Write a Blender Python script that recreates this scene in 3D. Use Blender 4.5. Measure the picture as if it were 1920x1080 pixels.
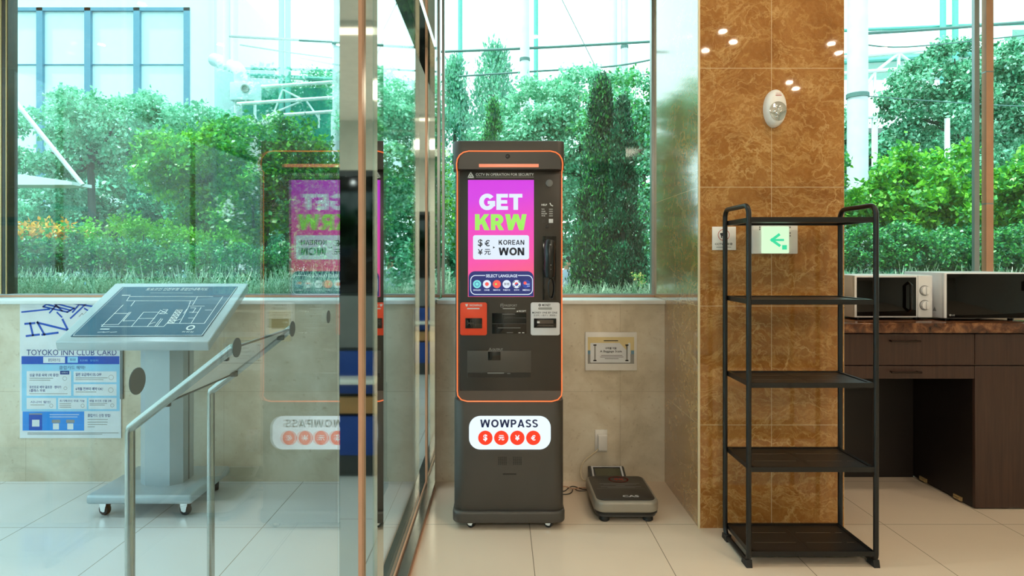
import bpy, bmesh, math, random
import numpy as np
from mathutils import Vector, Matrix, Euler

S = bpy.context.scene
COL = S.collection
for o in list(bpy.data.objects):
    bpy.data.objects.remove(o)
random.seed(7)
RNG = np.random.default_rng(11)
PI = math.pi

# ------------------------------------------------------------------ camera
F = 1150.0            # focal length in px of the 1920 px wide frame
CX, CY, CH = 940.0, 485.0, 1.35   # vanishing point in px, eye height
cd = bpy.data.cameras.new('camera')
cam = bpy.data.objects.new('camera', cd)
COL.objects.link(cam)
cam.location = (0, 0, CH)
cam.rotation_euler = (PI / 2, 0, 0)
cd.sensor_width = 36.0
cd.lens = 36.0 * F / 1920.0
cd.shift_x = (960 - CX) / 1920.0
cd.shift_y = -(540 - CY) / 1920.0
cd.clip_start = 0.05
cd.clip_end = 300
S.camera = cam

# ------------------------------------------------------------------ world, sun, exposure
W = bpy.data.worlds.new('sky')
S.world = W
W.use_nodes = True
bg = W.node_tree.nodes['Background']
bg.inputs[0].default_value = (0.84, 0.98, 1.0, 1)
bg.inputs[1].default_value = 2.7
sl = bpy.data.lights.new('sun', 'SUN')
sl.energy = 5.5
sl.angle = 0.05
sl.color = (1.0, 0.96, 0.86)
sun = bpy.data.objects.new('sun', sl)
sun.rotation_euler = Vector((0.40, 0.17, -0.90)).to_track_quat('-Z', 'Y').to_euler()
COL.objects.link(sun)
VS = S.view_settings
VS.view_transform = 'Standard'
VS.look = 'None'
VS.exposure = 0.0
VS.gamma = 1.0
VS.use_curve_mapping = False
try:
    S.cycles.transparent_max_bounces = 24
    S.cycles.max_bounces = 12
    S.cycles.caustics_reflective = False
    S.cycles.caustics_refractive = False
    S.cycles.sample_clamp_indirect = 6.0
except Exception:
    pass

def area_lamp(name, loc, sx, sy, power, col):
    l = bpy.data.lights.new(name, 'AREA')
    l.shape = 'RECTANGLE'
    l.size, l.size_y = sx, sy
    l.energy = power
    l.color = col
    o = bpy.data.objects.new(name, l)
    o.location = loc
    COL.objects.link(o)
    return o
WARM, COOL = (1.0, 0.83, 0.63), (0.88, 0.97, 1.0)
CEIL = 3.35
# downlights of the lobby (warm) and unseen cool fill added left of the partition; their fittings are built below
DOWN_WARM = [(0.3, 2.5), (1.35, 2.2), (2.5, 2.2), (3.6, 2.2), (1.93, .8), (2.12, .54), (1.94, .31), (3.24, -.75), (3.43, -1.0), (3.04, .5), (3.25, .24)]
FILL_COOL = [(-1.5, 2.3), (-2.6, 2.3), (-3.7, 2.3), (-1.5, 3.2), (-2.8, 3.2)]
for spots, power, colr in ((DOWN_WARM, 6.4, WARM), (FILL_COOL, 8.0, COOL)):
    for x, y in spots:
        area_lamp('downlight_lamp', (x, y, CEIL - 0.02), 0.055, 0.055, power, colr).data.shape = 'DISK'
area_lamp('fill_panel_lamp', (0.12, -3.2, CEIL - 0.07), 1.2, 0.8, 120, (1.0, 0.86, 0.69))  # unseen panel added for soft frontal light

# ------------------------------------------------------------------ projection helpers (pixel of the photo -> point in the room)
def P(px, py, Y):
    return Vector(((px - CX) * Y / F, Y, CH - (py - CY) * Y / F))
def XZ(px, py, Y):
    return ((px - CX) * Y / F, CH - (py - CY) * Y / F)

# ------------------------------------------------------------------ materials
def lin(c):
    out = []
    for v in c[:3]:
        v = v / 255.0
        out.append(v / 12.92 if v <= 0.04045 else ((v + 0.055) / 1.055) ** 2.4)
    return (out[0], out[1], out[2], 1.0)

class NT:
    def __init__(self, name):
        self.m = bpy.data.materials.new(name)
        self.m.use_nodes = True
        self.t = self.m.node_tree
        self.b = self.t.nodes.get('Principled BSDF')
        self.out = self.t.nodes.get('Material Output')
    def n(self, kind, **kw):
        x = self.t.nodes.new(kind)
        for k, v in kw.items():
            setattr(x, k, v)
        return x
    def l(self, a, b):
        self.t.links.new(a, b)
    def setin(self, sock, v):
        if isinstance(v, bpy.types.NodeSocket):
            self.l(v, sock)
        else:
            sock.default_value = v
    def math(self, op, a, b=0.0, c=None, clamp=False):
        x = self.n('ShaderNodeMath', operation=op)
        x.use_clamp = clamp
        self.setin(x.inputs[0], a)
        self.setin(x.inputs[1], b)
        if c is not None:
            self.setin(x.inputs[2], c)
        return x.outputs[0]
    def mix(self, f, a, b):
        x = self.n('ShaderNodeMix', data_type='RGBA')
        self.setin(x.inputs[0], f)
        self.setin(x.inputs[6], a)
        self.setin(x.inputs[7], b)
        return x.outputs[2]
    def pos(self):
        g = self.n('ShaderNodeNewGeometry')
        return g.outputs['Position']
    def noise(self, vec, scale, detail=4, rough=0.55, dist=0.0):
        x = self.n('ShaderNodeTexNoise')
        self.l(vec, x.inputs['Vector'])
        x.inputs['Scale'].default_value = scale
        x.inputs['Detail'].default_value = detail
        x.inputs['Roughness'].default_value = rough
        x.inputs['Distortion'].default_value = dist
        return x
    def ramp(self, fac, stops):
        x = self.n('ShaderNodeValToRGB')
        self.l(fac, x.inputs[0])
        e = x.color_ramp.elements
        while len(e) < len(stops):
            e.new(0.5)
        for k, (p, c) in enumerate(stops):
            e[k].position = p
            e[k].color = c
        return x.outputs[0]
    def sep(self, vec):
        x = self.n('ShaderNodeSeparateXYZ')
        self.l(vec, x.inputs[0])
        return x.outputs

def setp(b, **kw):
    names = {'rough': 'Roughness', 'metal': 'Metallic', 'spec': 'Specular IOR Level', 'coat': 'Coat Weight', 'coat_rough': 'Coat Roughness'}
    for k, v in kw.items():
        b.inputs[names[k]].default_value = v

def mat(name, c, rough=0.5, metal=0.0, spec=0.5, vary=0.06, scale=8.0, bump=0.0, coat=0.0):
    k = NT(name)
    p = k.pos()
    nz = k.noise(p, scale, 4)
    col = lin(c)
    dk = tuple(v * (1 - vary) for v in col[:3]) + (1,)
    lt = tuple(min(1, v * (1 + vary)) for v in col[:3]) + (1,)
    k.l(k.ramp(nz.outputs['Fac'], [(0.3, dk), (0.7, lt)]), k.b.inputs['Base Color'])
    setp(k.b, rough=rough, metal=metal, spec=spec, coat=coat)
    if bump:
        bn = k.n('ShaderNodeBump')
        bn.inputs['Strength'].default_value = bump
        bn.inputs['Distance'].default_value = 0.002
        n2 = k.noise(p, scale * 25, 3)
        k.l(n2.outputs['Fac'], bn.inputs['Height'])
        k.l(bn.outputs[0], k.b.inputs['Normal'])
    return k.m

def emis(name, c, strength, base=None):
    k = NT(name)
    k.b.inputs['Base Color'].default_value = lin(base or (20, 20, 20))
    k.b.inputs['Emission Color'].default_value = lin(c)
    k.b.inputs['Emission Strength'].default_value = strength
    setp(k.b, rough=0.25)
    return k.m

def glass(name, tint, f0=0.045, rough=0.0):
    """clear pane: what is behind shows through the tint, Schlick mirror reflection on top (same from both sides)"""
    k = NT(name)
    g = k.n('ShaderNodeNewGeometry')
    d = k.n('ShaderNodeVectorMath', operation='DOT_PRODUCT')
    k.l(g.outputs['Normal'], d.inputs[0])
    k.l(g.outputs['Incoming'], d.inputs[1])
    c = k.math('ABSOLUTE', d.outputs['Value'])
    o = k.math('SUBTRACT', 1.0, c, clamp=True)
    p5 = k.math('POWER', o, 5.0)
    fr = k.math('MULTIPLY_ADD', p5, 1 - f0, f0)
    tr = k.n('ShaderNodeBsdfTransparent')
    tr.inputs[0].default_value = tint
    gl = k.n('ShaderNodeBsdfGlossy')
    gl.inputs['Color'].default_value = (1, 1, 1, 1)
    gl.inputs['Roughness'].default_value = rough
    mx = k.n('ShaderNodeMixShader')
    k.l(fr, mx.inputs[0])
    k.l(tr.outputs[0], mx.inputs[1])
    k.l(gl.outputs[0], mx.inputs[2])
    k.l(mx.outputs[0], k.out.inputs[0])
    return k.m

def joint_mask(k, u, u0, w, v, v0, h, t):
    def d(x, x0, s):
        a = k.math('DIVIDE', k.math('SUBTRACT', x, x0), s)
        fr = k.math('FRACT', k.math('ADD', a, 0.5))
        return k.math('MULTIPLY', k.math('ABSOLUTE', k.math('SUBTRACT', fr, 0.5)), s)
    return k.math('LESS_THAN', k.math('MINIMUM', d(u, u0, w), d(v, v0, h)), t)

def marble(name, axis, u0, w, v0, h):
    k = NT(name)
    p = k.pos()
    s = k.sep(p)
    warp = k.noise(p, 2.3, 5, 0.6)
    vm = k.n('ShaderNodeVectorMath', operation='MULTIPLY_ADD')
    k.l(warp.outputs['Color'], vm.inputs[0])
    vm.inputs[1].default_value = (0.35, 0.35, 0.35)
    k.l(p, vm.inputs[2])
    wp = vm.outputs[0]
    base = k.noise(wp, 5.0, 9, 0.68)
    col = k.ramp(base.outputs['Fac'], [(0.30, lin((140, 90, 42))), (0.48, lin((160, 107, 52))), (0.62, lin((172, 120, 64))), (0.78, lin((150, 100, 48)))])
    def veins(scale, lo, hi, c, wgt, src):
        vo = k.n('ShaderNodeTexVoronoi', feature='DISTANCE_TO_EDGE')
        k.l(src, vo.inputs['Vector'])
        vo.inputs['Scale'].default_value = scale
        f = k.ramp(vo.outputs['Distance'], [(lo, (1, 1, 1, 1)), (hi, (0, 0, 0, 1))])
        brk = k.noise(p, scale * 1.3, 3)
        gate = k.ramp(brk.outputs['Fac'], [(0.36, (0, 0, 0, 1)), (0.58, (1, 1, 1, 1))])
        return k.math('MULTIPLY', k.math('MULTIPLY', f, gate), wgt)
    warp2 = k.noise(p, 7.0, 4, 0.6)
    vm2 = k.n('ShaderNodeVectorMath', operation='MULTIPLY_ADD')
    k.l(warp2.outputs['Color'], vm2.inputs[0])
    vm2.inputs[1].default_value = (0.16, 0.16, 0.16)
    k.l(wp, vm2.inputs[2])
    col = k.mix(veins(3.2, 0.0, 0.016, None, 0.75, vm2.outputs[0]), col, lin((214, 176, 118)))
    def ridge(scale, wd, wgt, seed):
        mp = k.n('ShaderNodeMapping')
        mp.inputs['Location'].default_value = (seed, seed * 2.3, seed * 0.7)
        mp.inputs['Rotation'].default_value = (0.4 * seed, 0.6, 0.3)
        mp.inputs['Scale'].default_value = (1.0, 1.0, 1.9)
        k.l(wp, mp.inputs[0])
        nz = k.noise(mp.outputs[0], scale, 5, 0.6, 0.6)
        d = k.math('ABSOLUTE', k.math('SUBTRACT', nz.outputs['Fac'], 0.5))
        f = k.ramp(d, [(0.0, (1, 1, 1, 1)), (wd, (0, 0, 0, 1))])
        return k.math('MULTIPLY', f, wgt)
    col = k.mix(ridge(3.4, 0.022, 0.55, 1.7), col, lin((210, 168, 108)))
    col = k.mix(ridge(7.0, 0.035, 0.45, 4.1), col, lin((204, 160, 98)))
    gr = k.noise(p, 60.0, 4, 0.7)
    col = k.mix(k.math('MULTIPLY', k.ramp(gr.outputs['Fac'], [(0.45, (0, 0, 0, 1)), (0.75, (1, 1, 1, 1))]), 0.3), col, lin((122, 76, 34)))
    col = k.mix(veins(26.0, 0.0, 0.10, None, 0.22, vm2.outputs[0]) if True else veins(24.0, 0.0, 0.06, None, 0.25, wp), col, lin((198, 152, 92)))
    u = s[0] if axis == 'X' else s[1]
    j = joint_mask(k, u, u0, w, s[2], v0, h, 0.0016)
    col = k.mix(j, col, lin((205, 178, 138)))
    k.l(col, k.b.inputs['Base Color'])
    setp(k.b, rough=0.03, spec=0.5)
    if axis == 'Y':      # extra gloss added to the sides to strengthen their daylight reflection
        setp(k.b, rough=0.12, spec=0.9, coat=1.0, coat_rough=0.06)
    return k.m

def stone_wall(name):
    k = NT(name)
    p = k.pos()
    s = k.sep(p)
    a = k.noise(p, 3.0, 8, 0.65, 0.4)
    col = k.ramp(a.outputs['Fac'], [(0.3, lin((192, 178, 154))), (0.5, lin((216, 204, 182))), (0.7, lin((232, 224, 206)))])
    b = k.noise(p, 34.0, 5, 0.7)
    f = k.ramp(b.outputs['Fac'], [(0.6, (0, 0, 0, 1)), (0.72, (1, 1, 1, 1))])
    col = k.mix(k.math('MULTIPLY', f, 0.5), col, lin((160, 138, 106)))
    c = k.noise(p, 11.0, 6, 0.7)
    f2 = k.ramp(c.outputs['Fac'], [(0.58, (0, 0, 0, 1)), (0.75, (1, 1, 1, 1))])
    col = k.mix(k.math('MULTIPLY', f2, 0.3), col, lin((214, 200, 172)))
    j = joint_mask(k, s[0], -0.48, 1.2, s[2], 0.545, 3.0, 0.001)
    col = k.mix(k.math('MULTIPLY', j, 0.5), col, lin((140, 120, 92)))
    k.l(col, k.b.inputs['Base Color'])
    setp(k.b, rough=0.38, spec=0.4)
    return k.m

def floor_tile(name, c, x0, y0):
    k = NT(name)
    p = k.pos()
    s = k.sep(p)
    a = k.noise(p, 1.7, 4)
    c0 = lin(c)
    col = k.ramp(a.outputs['Fac'], [(0.3, tuple(v * 0.95 for v in c0[:3]) + (1,)), (0.7, c0)])
    j = joint_mask(k, s[0], x0, 0.6, s[1], y0, 0.6, 0.0017)
    col = k.mix(j, col, lin((132, 118, 100)))
    k.l(col, k.b.inputs['Base Color'])
    setp(k.b, rough=0.16, spec=0.45)
    return k.m

def wood(name, c, c2):
    k = NT(name)
    p = k.pos()
    mp = k.n('ShaderNodeMapping')
    mp.inputs['Scale'].default_value = (60, 60, 2.5)
    k.l(p, mp.inputs[0])
    a = k.noise(mp.outputs[0], 1.0, 6, 0.6)
    k.l(k.ramp(a.outputs['Fac'], [(0.3, lin(c)), (0.7, lin(c2))]), k.b.inputs['Base Color'])
    setp(k.b, rough=0.38, spec=0.4)
    return k.m

def granite(name):
    k = NT(name)
    p = k.pos()
    a = k.noise(p, 16, 8, 0.7, 0.6)
    col = k.ramp(a.outputs['Fac'], [(0.32, lin((40, 20, 12))), (0.5, lin((92, 54, 32))), (0.66, lin((146, 100, 64))), (0.8, lin((56, 28, 16)))])
    k.l(col, k.b.inputs['Base Color'])
    setp(k.b, rough=0.12, spec=0.5)
    return k.m

def leafm(name, c, c2, trans=0.35, scale=3.0):
    k = NT(name)
    p = k.pos()
    a = k.noise(p, scale, 3)
    b = k.noise(p, scale * 9, 2)
    f = k.math('MULTIPLY_ADD', a.outputs['Fac'], 0.5, k.math('MULTIPLY', b.outputs['Fac'], 0.5))
    col = k.ramp(f, [(0.36, lin(c)), (0.62, lin(c2))])
    d = k.n('ShaderNodeBsdfDiffuse')
    t = k.n('ShaderNodeBsdfTranslucent')
    g = k.n('ShaderNodeBsdfGlossy')
    g.inputs['Roughness'].default_value = 0.4
    k.l(col, d.inputs[0])
    k.l(col, t.inputs[0])
    m1 = k.n('ShaderNodeMixShader')
    m1.inputs[0].default_value = trans
    k.l(d.outputs[0], m1.inputs[1])
    k.l(t.outputs[0], m1.inputs[2])
    m2 = k.n('ShaderNodeMixShader')
    m2.inputs[0].default_value = 0.06
    k.l(m1.outputs[0], m2.inputs[1])
    k.l(g.outputs[0], m2.inputs[2])
    k.l(m2.outputs[0], k.out.inputs[0])
    return k.m

def net(name, c, alpha):
    k = NT(name)
    d = k.n('ShaderNodeBsdfDiffuse')
    d.inputs[0].default_value = lin(c)
    t = k.n('ShaderNodeBsdfTransparent')
    m = k.n('ShaderNodeMixShader')
    m.inputs[0].default_value = alpha
    k.l(t.outputs[0], m.inputs[1])
    k.l(d.outputs[0], m.inputs[2])
    k.l(m.outputs[0], k.out.inputs[0])
    return k.m

M = {}
M['marble_front'] = marble('brown_marble_front', 'X', 1.3535, 0.3645, 0.517, 0.5957)
M['marble_side'] = marble('brown_marble_side', 'Y', 3.073, 0.92, 0.517, 0.5957)
M['stone'] = stone_wall('beige_limestone')
M['floor_warm'] = floor_tile('lamplit_floor_tile', (232, 211, 188), 0.143, 3.117)  # warm lamplight put into the tile colour
M['floor_cool'] = floor_tile('daylit_floor_tile', (226, 228, 230), -1.2, 3.08)  # cool daylight put into the tile colour
M['plaster'] = mat('cream_plaster', (204, 208, 200), 0.7)
M['ceiling'] = mat('white_ceiling_paint', (238, 236, 230), 0.8)
M['steel'] = mat('polished_steel', (198, 204, 196), 0.03, 1.0, vary=0.02)
M['brushed'] = mat('brushed_steel', (150, 152, 150), 0.25, 1.0, vary=0.05)
M['alu'] = mat('grey_aluminium', (168, 172, 172), 0.3, 0.7, vary=0.04)
M['dkframe'] = mat('dark_bronze_frame', (46, 58, 56), 0.3, 0.3)
M['copper'] = mat('copper_brown_trim', (206, 156, 124), 0.35, 0.1)  # base lightened to hold lamplight on the right mullion
M['gold'] = mat('brass_trim', (196, 168, 120), 0.3, 0.5)
M['sill'] = mat('white_sill_stone', (236, 240, 240), 0.55)
M['grout'] = mat('pale_corner_bead', (226, 208, 172), 0.4)
M['pane_front'] = glass('window_glass', (0.88, 0.99, 0.97, 1), 0.03)
M['pane_part'] = glass('partition_glass', (0.90, 0.985, 0.995, 1), 0.04)
M['greenglass'] = mat('green_glass_edge', (58, 120, 108), 0.15)
M['kiosk'] = mat('kiosk_charcoal', (74, 70, 66), 0.42, 0.25, vary=0.04)
M['kioskface'] = mat('kiosk_dark_face', (50, 45, 40), 0.33, vary=0.04)
M['kioskledge'] = mat('kiosk_ledge_brown', (78, 66, 58), 0.35)
M['black'] = mat('black_plastic', (14, 14, 15), 0.3)
M['blackgloss'] = mat('black_gloss', (8, 8, 9), 0.08)
M['darkgrey'] = mat('dark_grey_plastic', (58, 58, 58), 0.4)
M['midgrey'] = mat('mid_grey_plastic', (120, 120, 120), 0.4)
M['orange'] = mat('orange_panel', (224, 66, 30), 0.4)
M['palepanel'] = mat('pale_grey_panel', (206, 206, 210), 0.4)
M['white'] = mat('white_plastic', (236, 234, 230), 0.35)
M['whiteink'] = mat('white_print', (238, 240, 240), 0.6)
M['greyink'] = mat('grey_print', (150, 150, 148), 0.6)
M['blackink'] = mat('black_print', (28, 28, 36), 0.6)
M['led'] = emis('orange_led', (255, 122, 62), 1.15)
M['ledbar'] = emis('salmon_led_bar', (255, 150, 112), 1.0)
M['lightbox'] = emis('white_lightbox', (228, 246, 255), 1.12)
M['lb_navy'] = emis('lightbox_navy', (22, 36, 78), 0.8)
M['lb_red'] = emis('lightbox_orange_red', (255, 52, 18), 1.0)
M['scr_white'] = emis('screen_white', (224, 238, 255), 1.0)
M['scr_green'] = emis('screen_green', (158, 240, 96), 1.0)
M['scr_dark'] = emis('screen_dark_text', (24, 34, 52), 0.6)
M['scr_navy'] = emis('screen_navy', (24, 42, 120), 0.9)
M['scr_blue'] = emis('screen_blue', (30, 70, 170), 0.9)
M['scr_red'] = emis('screen_red', (250, 90, 84), 1.0)
M['scr_teal'] = emis('screen_teal', (120, 226, 226), 1.0)
M['exitglow'] = emis('exit_light_face', (214, 250, 206), 1.05)
M['exitcore'] = emis('exit_light_core', (250, 255, 248), 1.2)
M['exitgreen'] = emis('exit_arrow_green', (60, 222, 160), 1.0)
M['silver'] = mat('silver_paint', (176, 188, 194), 0.33, 0.35, vary=0.03)
M['silverdk'] = mat('grey_channel', (112, 118, 118), 0.4, 0.3)
M['mapblue'] = mat('map_panel_blue', (34, 88, 116), 0.22)
M['tube'] = mat('satin_steel_tube', (176, 180, 176), 0.24, 0.85)
M['acrylic'] = mat('frosted_sign_plate', (244, 244, 240), 0.5)
M['dot'] = mat('grey_glass_dot', (80, 96, 98), 0.6)
M['rack'] = mat('black_powder_coat', (22, 22, 23), 0.38, 0.2)
M['rackmesh'] = mat('black_shelf_sheet', (34, 30, 28), 0.42)
M['slit'] = mat('pale_shelf_slot', (92, 78, 66), 0.4)  # paler lines for the slots of the shelf sheet
M['rubber'] = mat('black_rubber', (18, 18, 18), 0.6)
M['granite'] = granite('brown_granite')
M['wood'] = wood('dark_brown_veneer', (52, 33, 27), (72, 48, 38))
M['wooddk'] = mat('black_brown_board', (24, 15, 12), 0.5)
M['bronze'] = mat('dark_bronze_handle', (44, 30, 24), 0.25, 0.6)
M['mwwhite'] = mat('microwave_white', (226, 226, 228), 0.3)
M['mwdoor'] = mat('microwave_black_glass', (7, 5, 4), 0.05, vary=0.0, spec=0.3)
M['scalegrey'] = mat('scale_grey', (150, 142, 130), 0.38, 0.2)
M['scaletop'] = mat('scale_dark_platform', (46, 40, 36), 0.35)
M['redink'] = mat('red_print', (178, 58, 48), 0.5)
M['lcd'] = mat('lcd_olive', (78, 78, 60), 0.2)
M['beigecord'] = mat('beige_cord', (206, 190, 160), 0.5)
M['paper'] = mat('white_paper', (226, 230, 236), 0.7)
M['pblue'] = mat('poster_blue', (8, 82, 188), 0.6)
M['plblue'] = mat('poster_light_blue', (150, 208, 240), 0.6)
M['pmblue'] = mat('poster_mid_blue', (38, 142, 232), 0.6)
M['pnavy'] = mat('poster_navy', (24, 52, 130), 0.6)
M['noticeyellow'] = mat('notice_yellow', (226, 208, 156), 0.6)
M['noticeblue'] = mat('notice_blue', (110, 150, 176), 0.6)
M['chrome'] = mat('chrome_reflector', (230, 230, 230), 0.06, 1.0)
M['clear'] = glass('clear_cover', (0.95, 0.95, 0.95, 1), 0.06)
M['bluefab'] = mat('blue_panel', (22, 60, 140), 0.5)
M['woodlt'] = mat('light_wood', (178, 128, 78), 0.5)
M['lamp'] = emis('lamp_diffuser', (255, 236, 206), 2.5, (230, 230, 230))
M['down'] = emis('downlight_lens', (255, 226, 184), 8.0, (230, 230, 230))
# outdoors
M['leaf_lime'] = leafm('leaf_lime', (42, 150, 26), (146, 228, 66), 0.3)
M['leaf_green'] = leafm('leaf_green', (24, 120, 54), (98, 204, 104), 0.3)
M['leaf_teal'] = leafm('leaf_teal', (50, 150, 112), (146, 232, 192), 0.3)  # lighter teal: haze over distant trees put into the leaf colour
M['leaf_pale'] = leafm('leaf_pale', (92, 186, 146), (200, 250, 226), 0.3)  # paler still, with the same haze in the colour
M['leaf_dark'] = leafm('leaf_dark', (14, 92, 66), (62, 158, 110), 0.3)
M['leaf_thuja'] = leafm('leaf_thuja', (10, 62, 48), (38, 112, 78), 0.2, 2.0)
M['leaf_conifer'] = leafm('leaf_conifer', (90, 164, 146), (150, 214, 192), 0.2)  # haze also mixed into the conifer colour
M['grass'] = leafm('grass_blade', (34, 122, 62), (226, 252, 224), 0.3, 9.0)  # lit blades and shaded gaps put into the colour
M['flower'] = leafm('orange_flower', (236, 140, 40), (250, 196, 70))
M['yflower'] = leafm('yellow_flower', (244, 220, 90), (250, 240, 170))
M['bark'] = mat('grey_brown_bark', (84, 88, 80), 0.8)
M['soil'] = mat('dark_soil', (44, 52, 40), 0.9)
M['asphalt'] = mat('green_grey_paving', (84, 104, 88), 0.9)
M['bldg'] = mat('white_cladding', (232, 244, 250), 0.6, vary=0.02)
M['bldgframe'] = mat('steel_blue_frame', (92, 146, 174), 0.5)
M['bldgglass'] = mat('sky_reflection_pane', (226, 246, 250), 0.2, vary=0.02, spec=0.4)  # reflected sky put into the pane colour
M['duct'] = mat('white_duct', (206, 226, 232), 0.4)
M['concrete'] = mat('pale_concrete', (206, 216, 222), 0.7)
M['netgreen'] = net('green_net', (30, 160, 140), 0.55)
M['netpost'] = mat('teal_green_steel', (96, 180, 170), 0.5)
M['whitesteel'] = mat('white_steel_tube', (226, 236, 236), 0.4)
M['cable'] = mat('grey_green_cable', (80, 120, 116), 0.6)
M['awning'] = mat('grey_white_canvas', (226, 234, 236), 0.7)
M['skin'] = mat('skin', (206, 160, 132), 0.5)
M['shirt'] = mat('grey_blue_shirt', (168, 186, 206), 0.7)
M['trouser'] = mat('dark_trousers', (46, 52, 66), 0.7)
M['hair'] = mat('dark_hair', (28, 24, 22), 0.6)

# ------------------------------------------------------------------ mesh builder
_tc = {}
def text_polys(s, bold=0.0):
    key = (s, bold)
    if key in _tc:
        return _tc[key]
    cu = bpy.data.curves.new('t', 'FONT')
    cu.body = s
    cu.size = 1.0
    cu.resolution_u = 2
    cu.offset = bold
    cu.fill_mode = 'FRONT'
    ob = bpy.data.objects.new('t', cu)
    COL.objects.link(ob)
    dg = bpy.context.evaluated_depsgraph_get()
    me = ob.evaluated_get(dg).to_mesh()
    vs = [(v.co.x, v.co.y) for v in me.vertices]
    fs = [tuple(p.vertices) for p in me.polygons]
    ob.evaluated_get(dg).to_mesh_clear()
    bpy.data.objects.remove(ob)
    bpy.data.curves.remove(cu)
    _tc[key] = (vs, fs)
    return vs, fs

def heavy_letter(ch, t=0.25):
    """a heavy sans capital as flat polygons in a unit-height box -> (width, polygons)"""
    P_ = []
    def r(x0, x1, y0, y1):
        P_.append([(x0, y0), (x1, y0), (x1, y1), (x0, y1)])
    def dg(xa, xb, w):         # slanting bar from (xa,0) to (xb,1), cut level at both ends
        P_.append([(xa, 0), (xa + w, 0), (xb + w, 1), (xb, 1)])
    def arc(cx, cy, rx, ry, a0, a1, n=14, tx=None, ty=None):
        tx = tx or t * 1.02; ty = ty or t * 0.92
        for k in range(n):
            q0, q1 = math.radians(a0 + (a1 - a0) * k / n), math.radians(a0 + (a1 - a0) * (k + 1) / n)
            P_.append([(cx + rx * math.cos(q0), cy + ry * math.sin(q0)), (cx + rx * math.cos(q1), cy + ry * math.sin(q1)),
                       (cx + (rx - tx) * math.cos(q1), cy + (ry - ty) * math.sin(q1)), (cx + (rx - tx) * math.cos(q0), cy + (ry - ty) * math.sin(q0))])
    if ch == 'E':
        w = 0.68; r(0, t, 0, 1); r(t, w, 0, t * .85); r(t, w, 1 - t * .85, 1); r(t, w * .94, .5 - t * .4, .5 + t * .4)
    elif ch == 'T':
        w = 0.78; r(w / 2 - t / 2, w / 2 + t / 2, 0, 1 - t * .85); r(0, w, 1 - t * .85, 1)
    elif ch == 'K':
        w = 0.86; r(0, t, 0, 1)
        P_.append([(t, .30), (t + .13, .42), (w - .02, 1), (w - .32, 1), (t, .62)])
        P_.append([(w - .31, 0), (w, 0), (t + .30, .68), (t + .10, .46)])
    elif ch == 'W':
        w = 1.26; s_ = t * 1.02
        P_.append([(.18, 0), (.18 + s_, 0), (s_, 1), (0, 1)])
        P_.append([(.18, 0), (.18 + s_ * .95, 0), (.63 + s_ / 2, 1), (.63 - s_ / 2, 1)])
        P_.append([(w - .18 - s_ * .95, 0), (w - .18, 0), (.63 + s_ / 2, 1), (.63 - s_ / 2, 1)])
        P_.append([(w - .18 - s_, 0), (w - .18, 0), (w, 1), (w - s_, 1)])
    elif ch == 'N':
        w = 0.84; r(0, t, 0, 1); r(w - t, w, 0, 1); P_.append([(w - t * 1.15, 0), (w, 0), (t * 1.15, 1), (0, 1)])
    elif ch == 'A':
        w = 0.90; P_.append([(0, 0), (t, 0), (w / 2 + t * .45, 1), (w / 2 - t * .5, 1)]); P_.append([(w - t, 0), (w, 0), (w / 2 + t * .5, 1), (w / 2 - t * .45, 1)]); r(w * .22, w * .78, .18, .18 + t * .75)
    elif ch in 'PR':
        w = 0.74; r(0, t, 0, 1); r(t, w - .32, 1 - t * .85, 1); r(t, w - .32, .34, .34 + t * .85); arc(w - .33, .67, .33, .33, -90, 90)
        if ch == 'R':
            w = 0.78; P_.append([(w - t * 1.1, 0), (w, 0), (w - .22, .40), (w - .22 - t * .95, .40)])
    elif ch == 'O':
        w = 0.96; arc(w / 2, .5, w / 2, .515, 0, 360, 36)
    elif ch == 'G':
        w = 0.94; arc(w / 2, .5, w / 2, .515, 38, 355, 32); r(w * .53, w, .36, .36 + t * .75); r(w - t * .98, w, .22, .5)
    elif ch == 'S':
        w = 0.72; arc(w / 2, .725, w / 2, .29, 20, 270, 20, t * .95, t * .8); arc(w / 2, .275, w / 2, .29, 90, -160, 20, t * .95, t * .8)
    else:
        w = 0.5
    return w, P_

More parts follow.
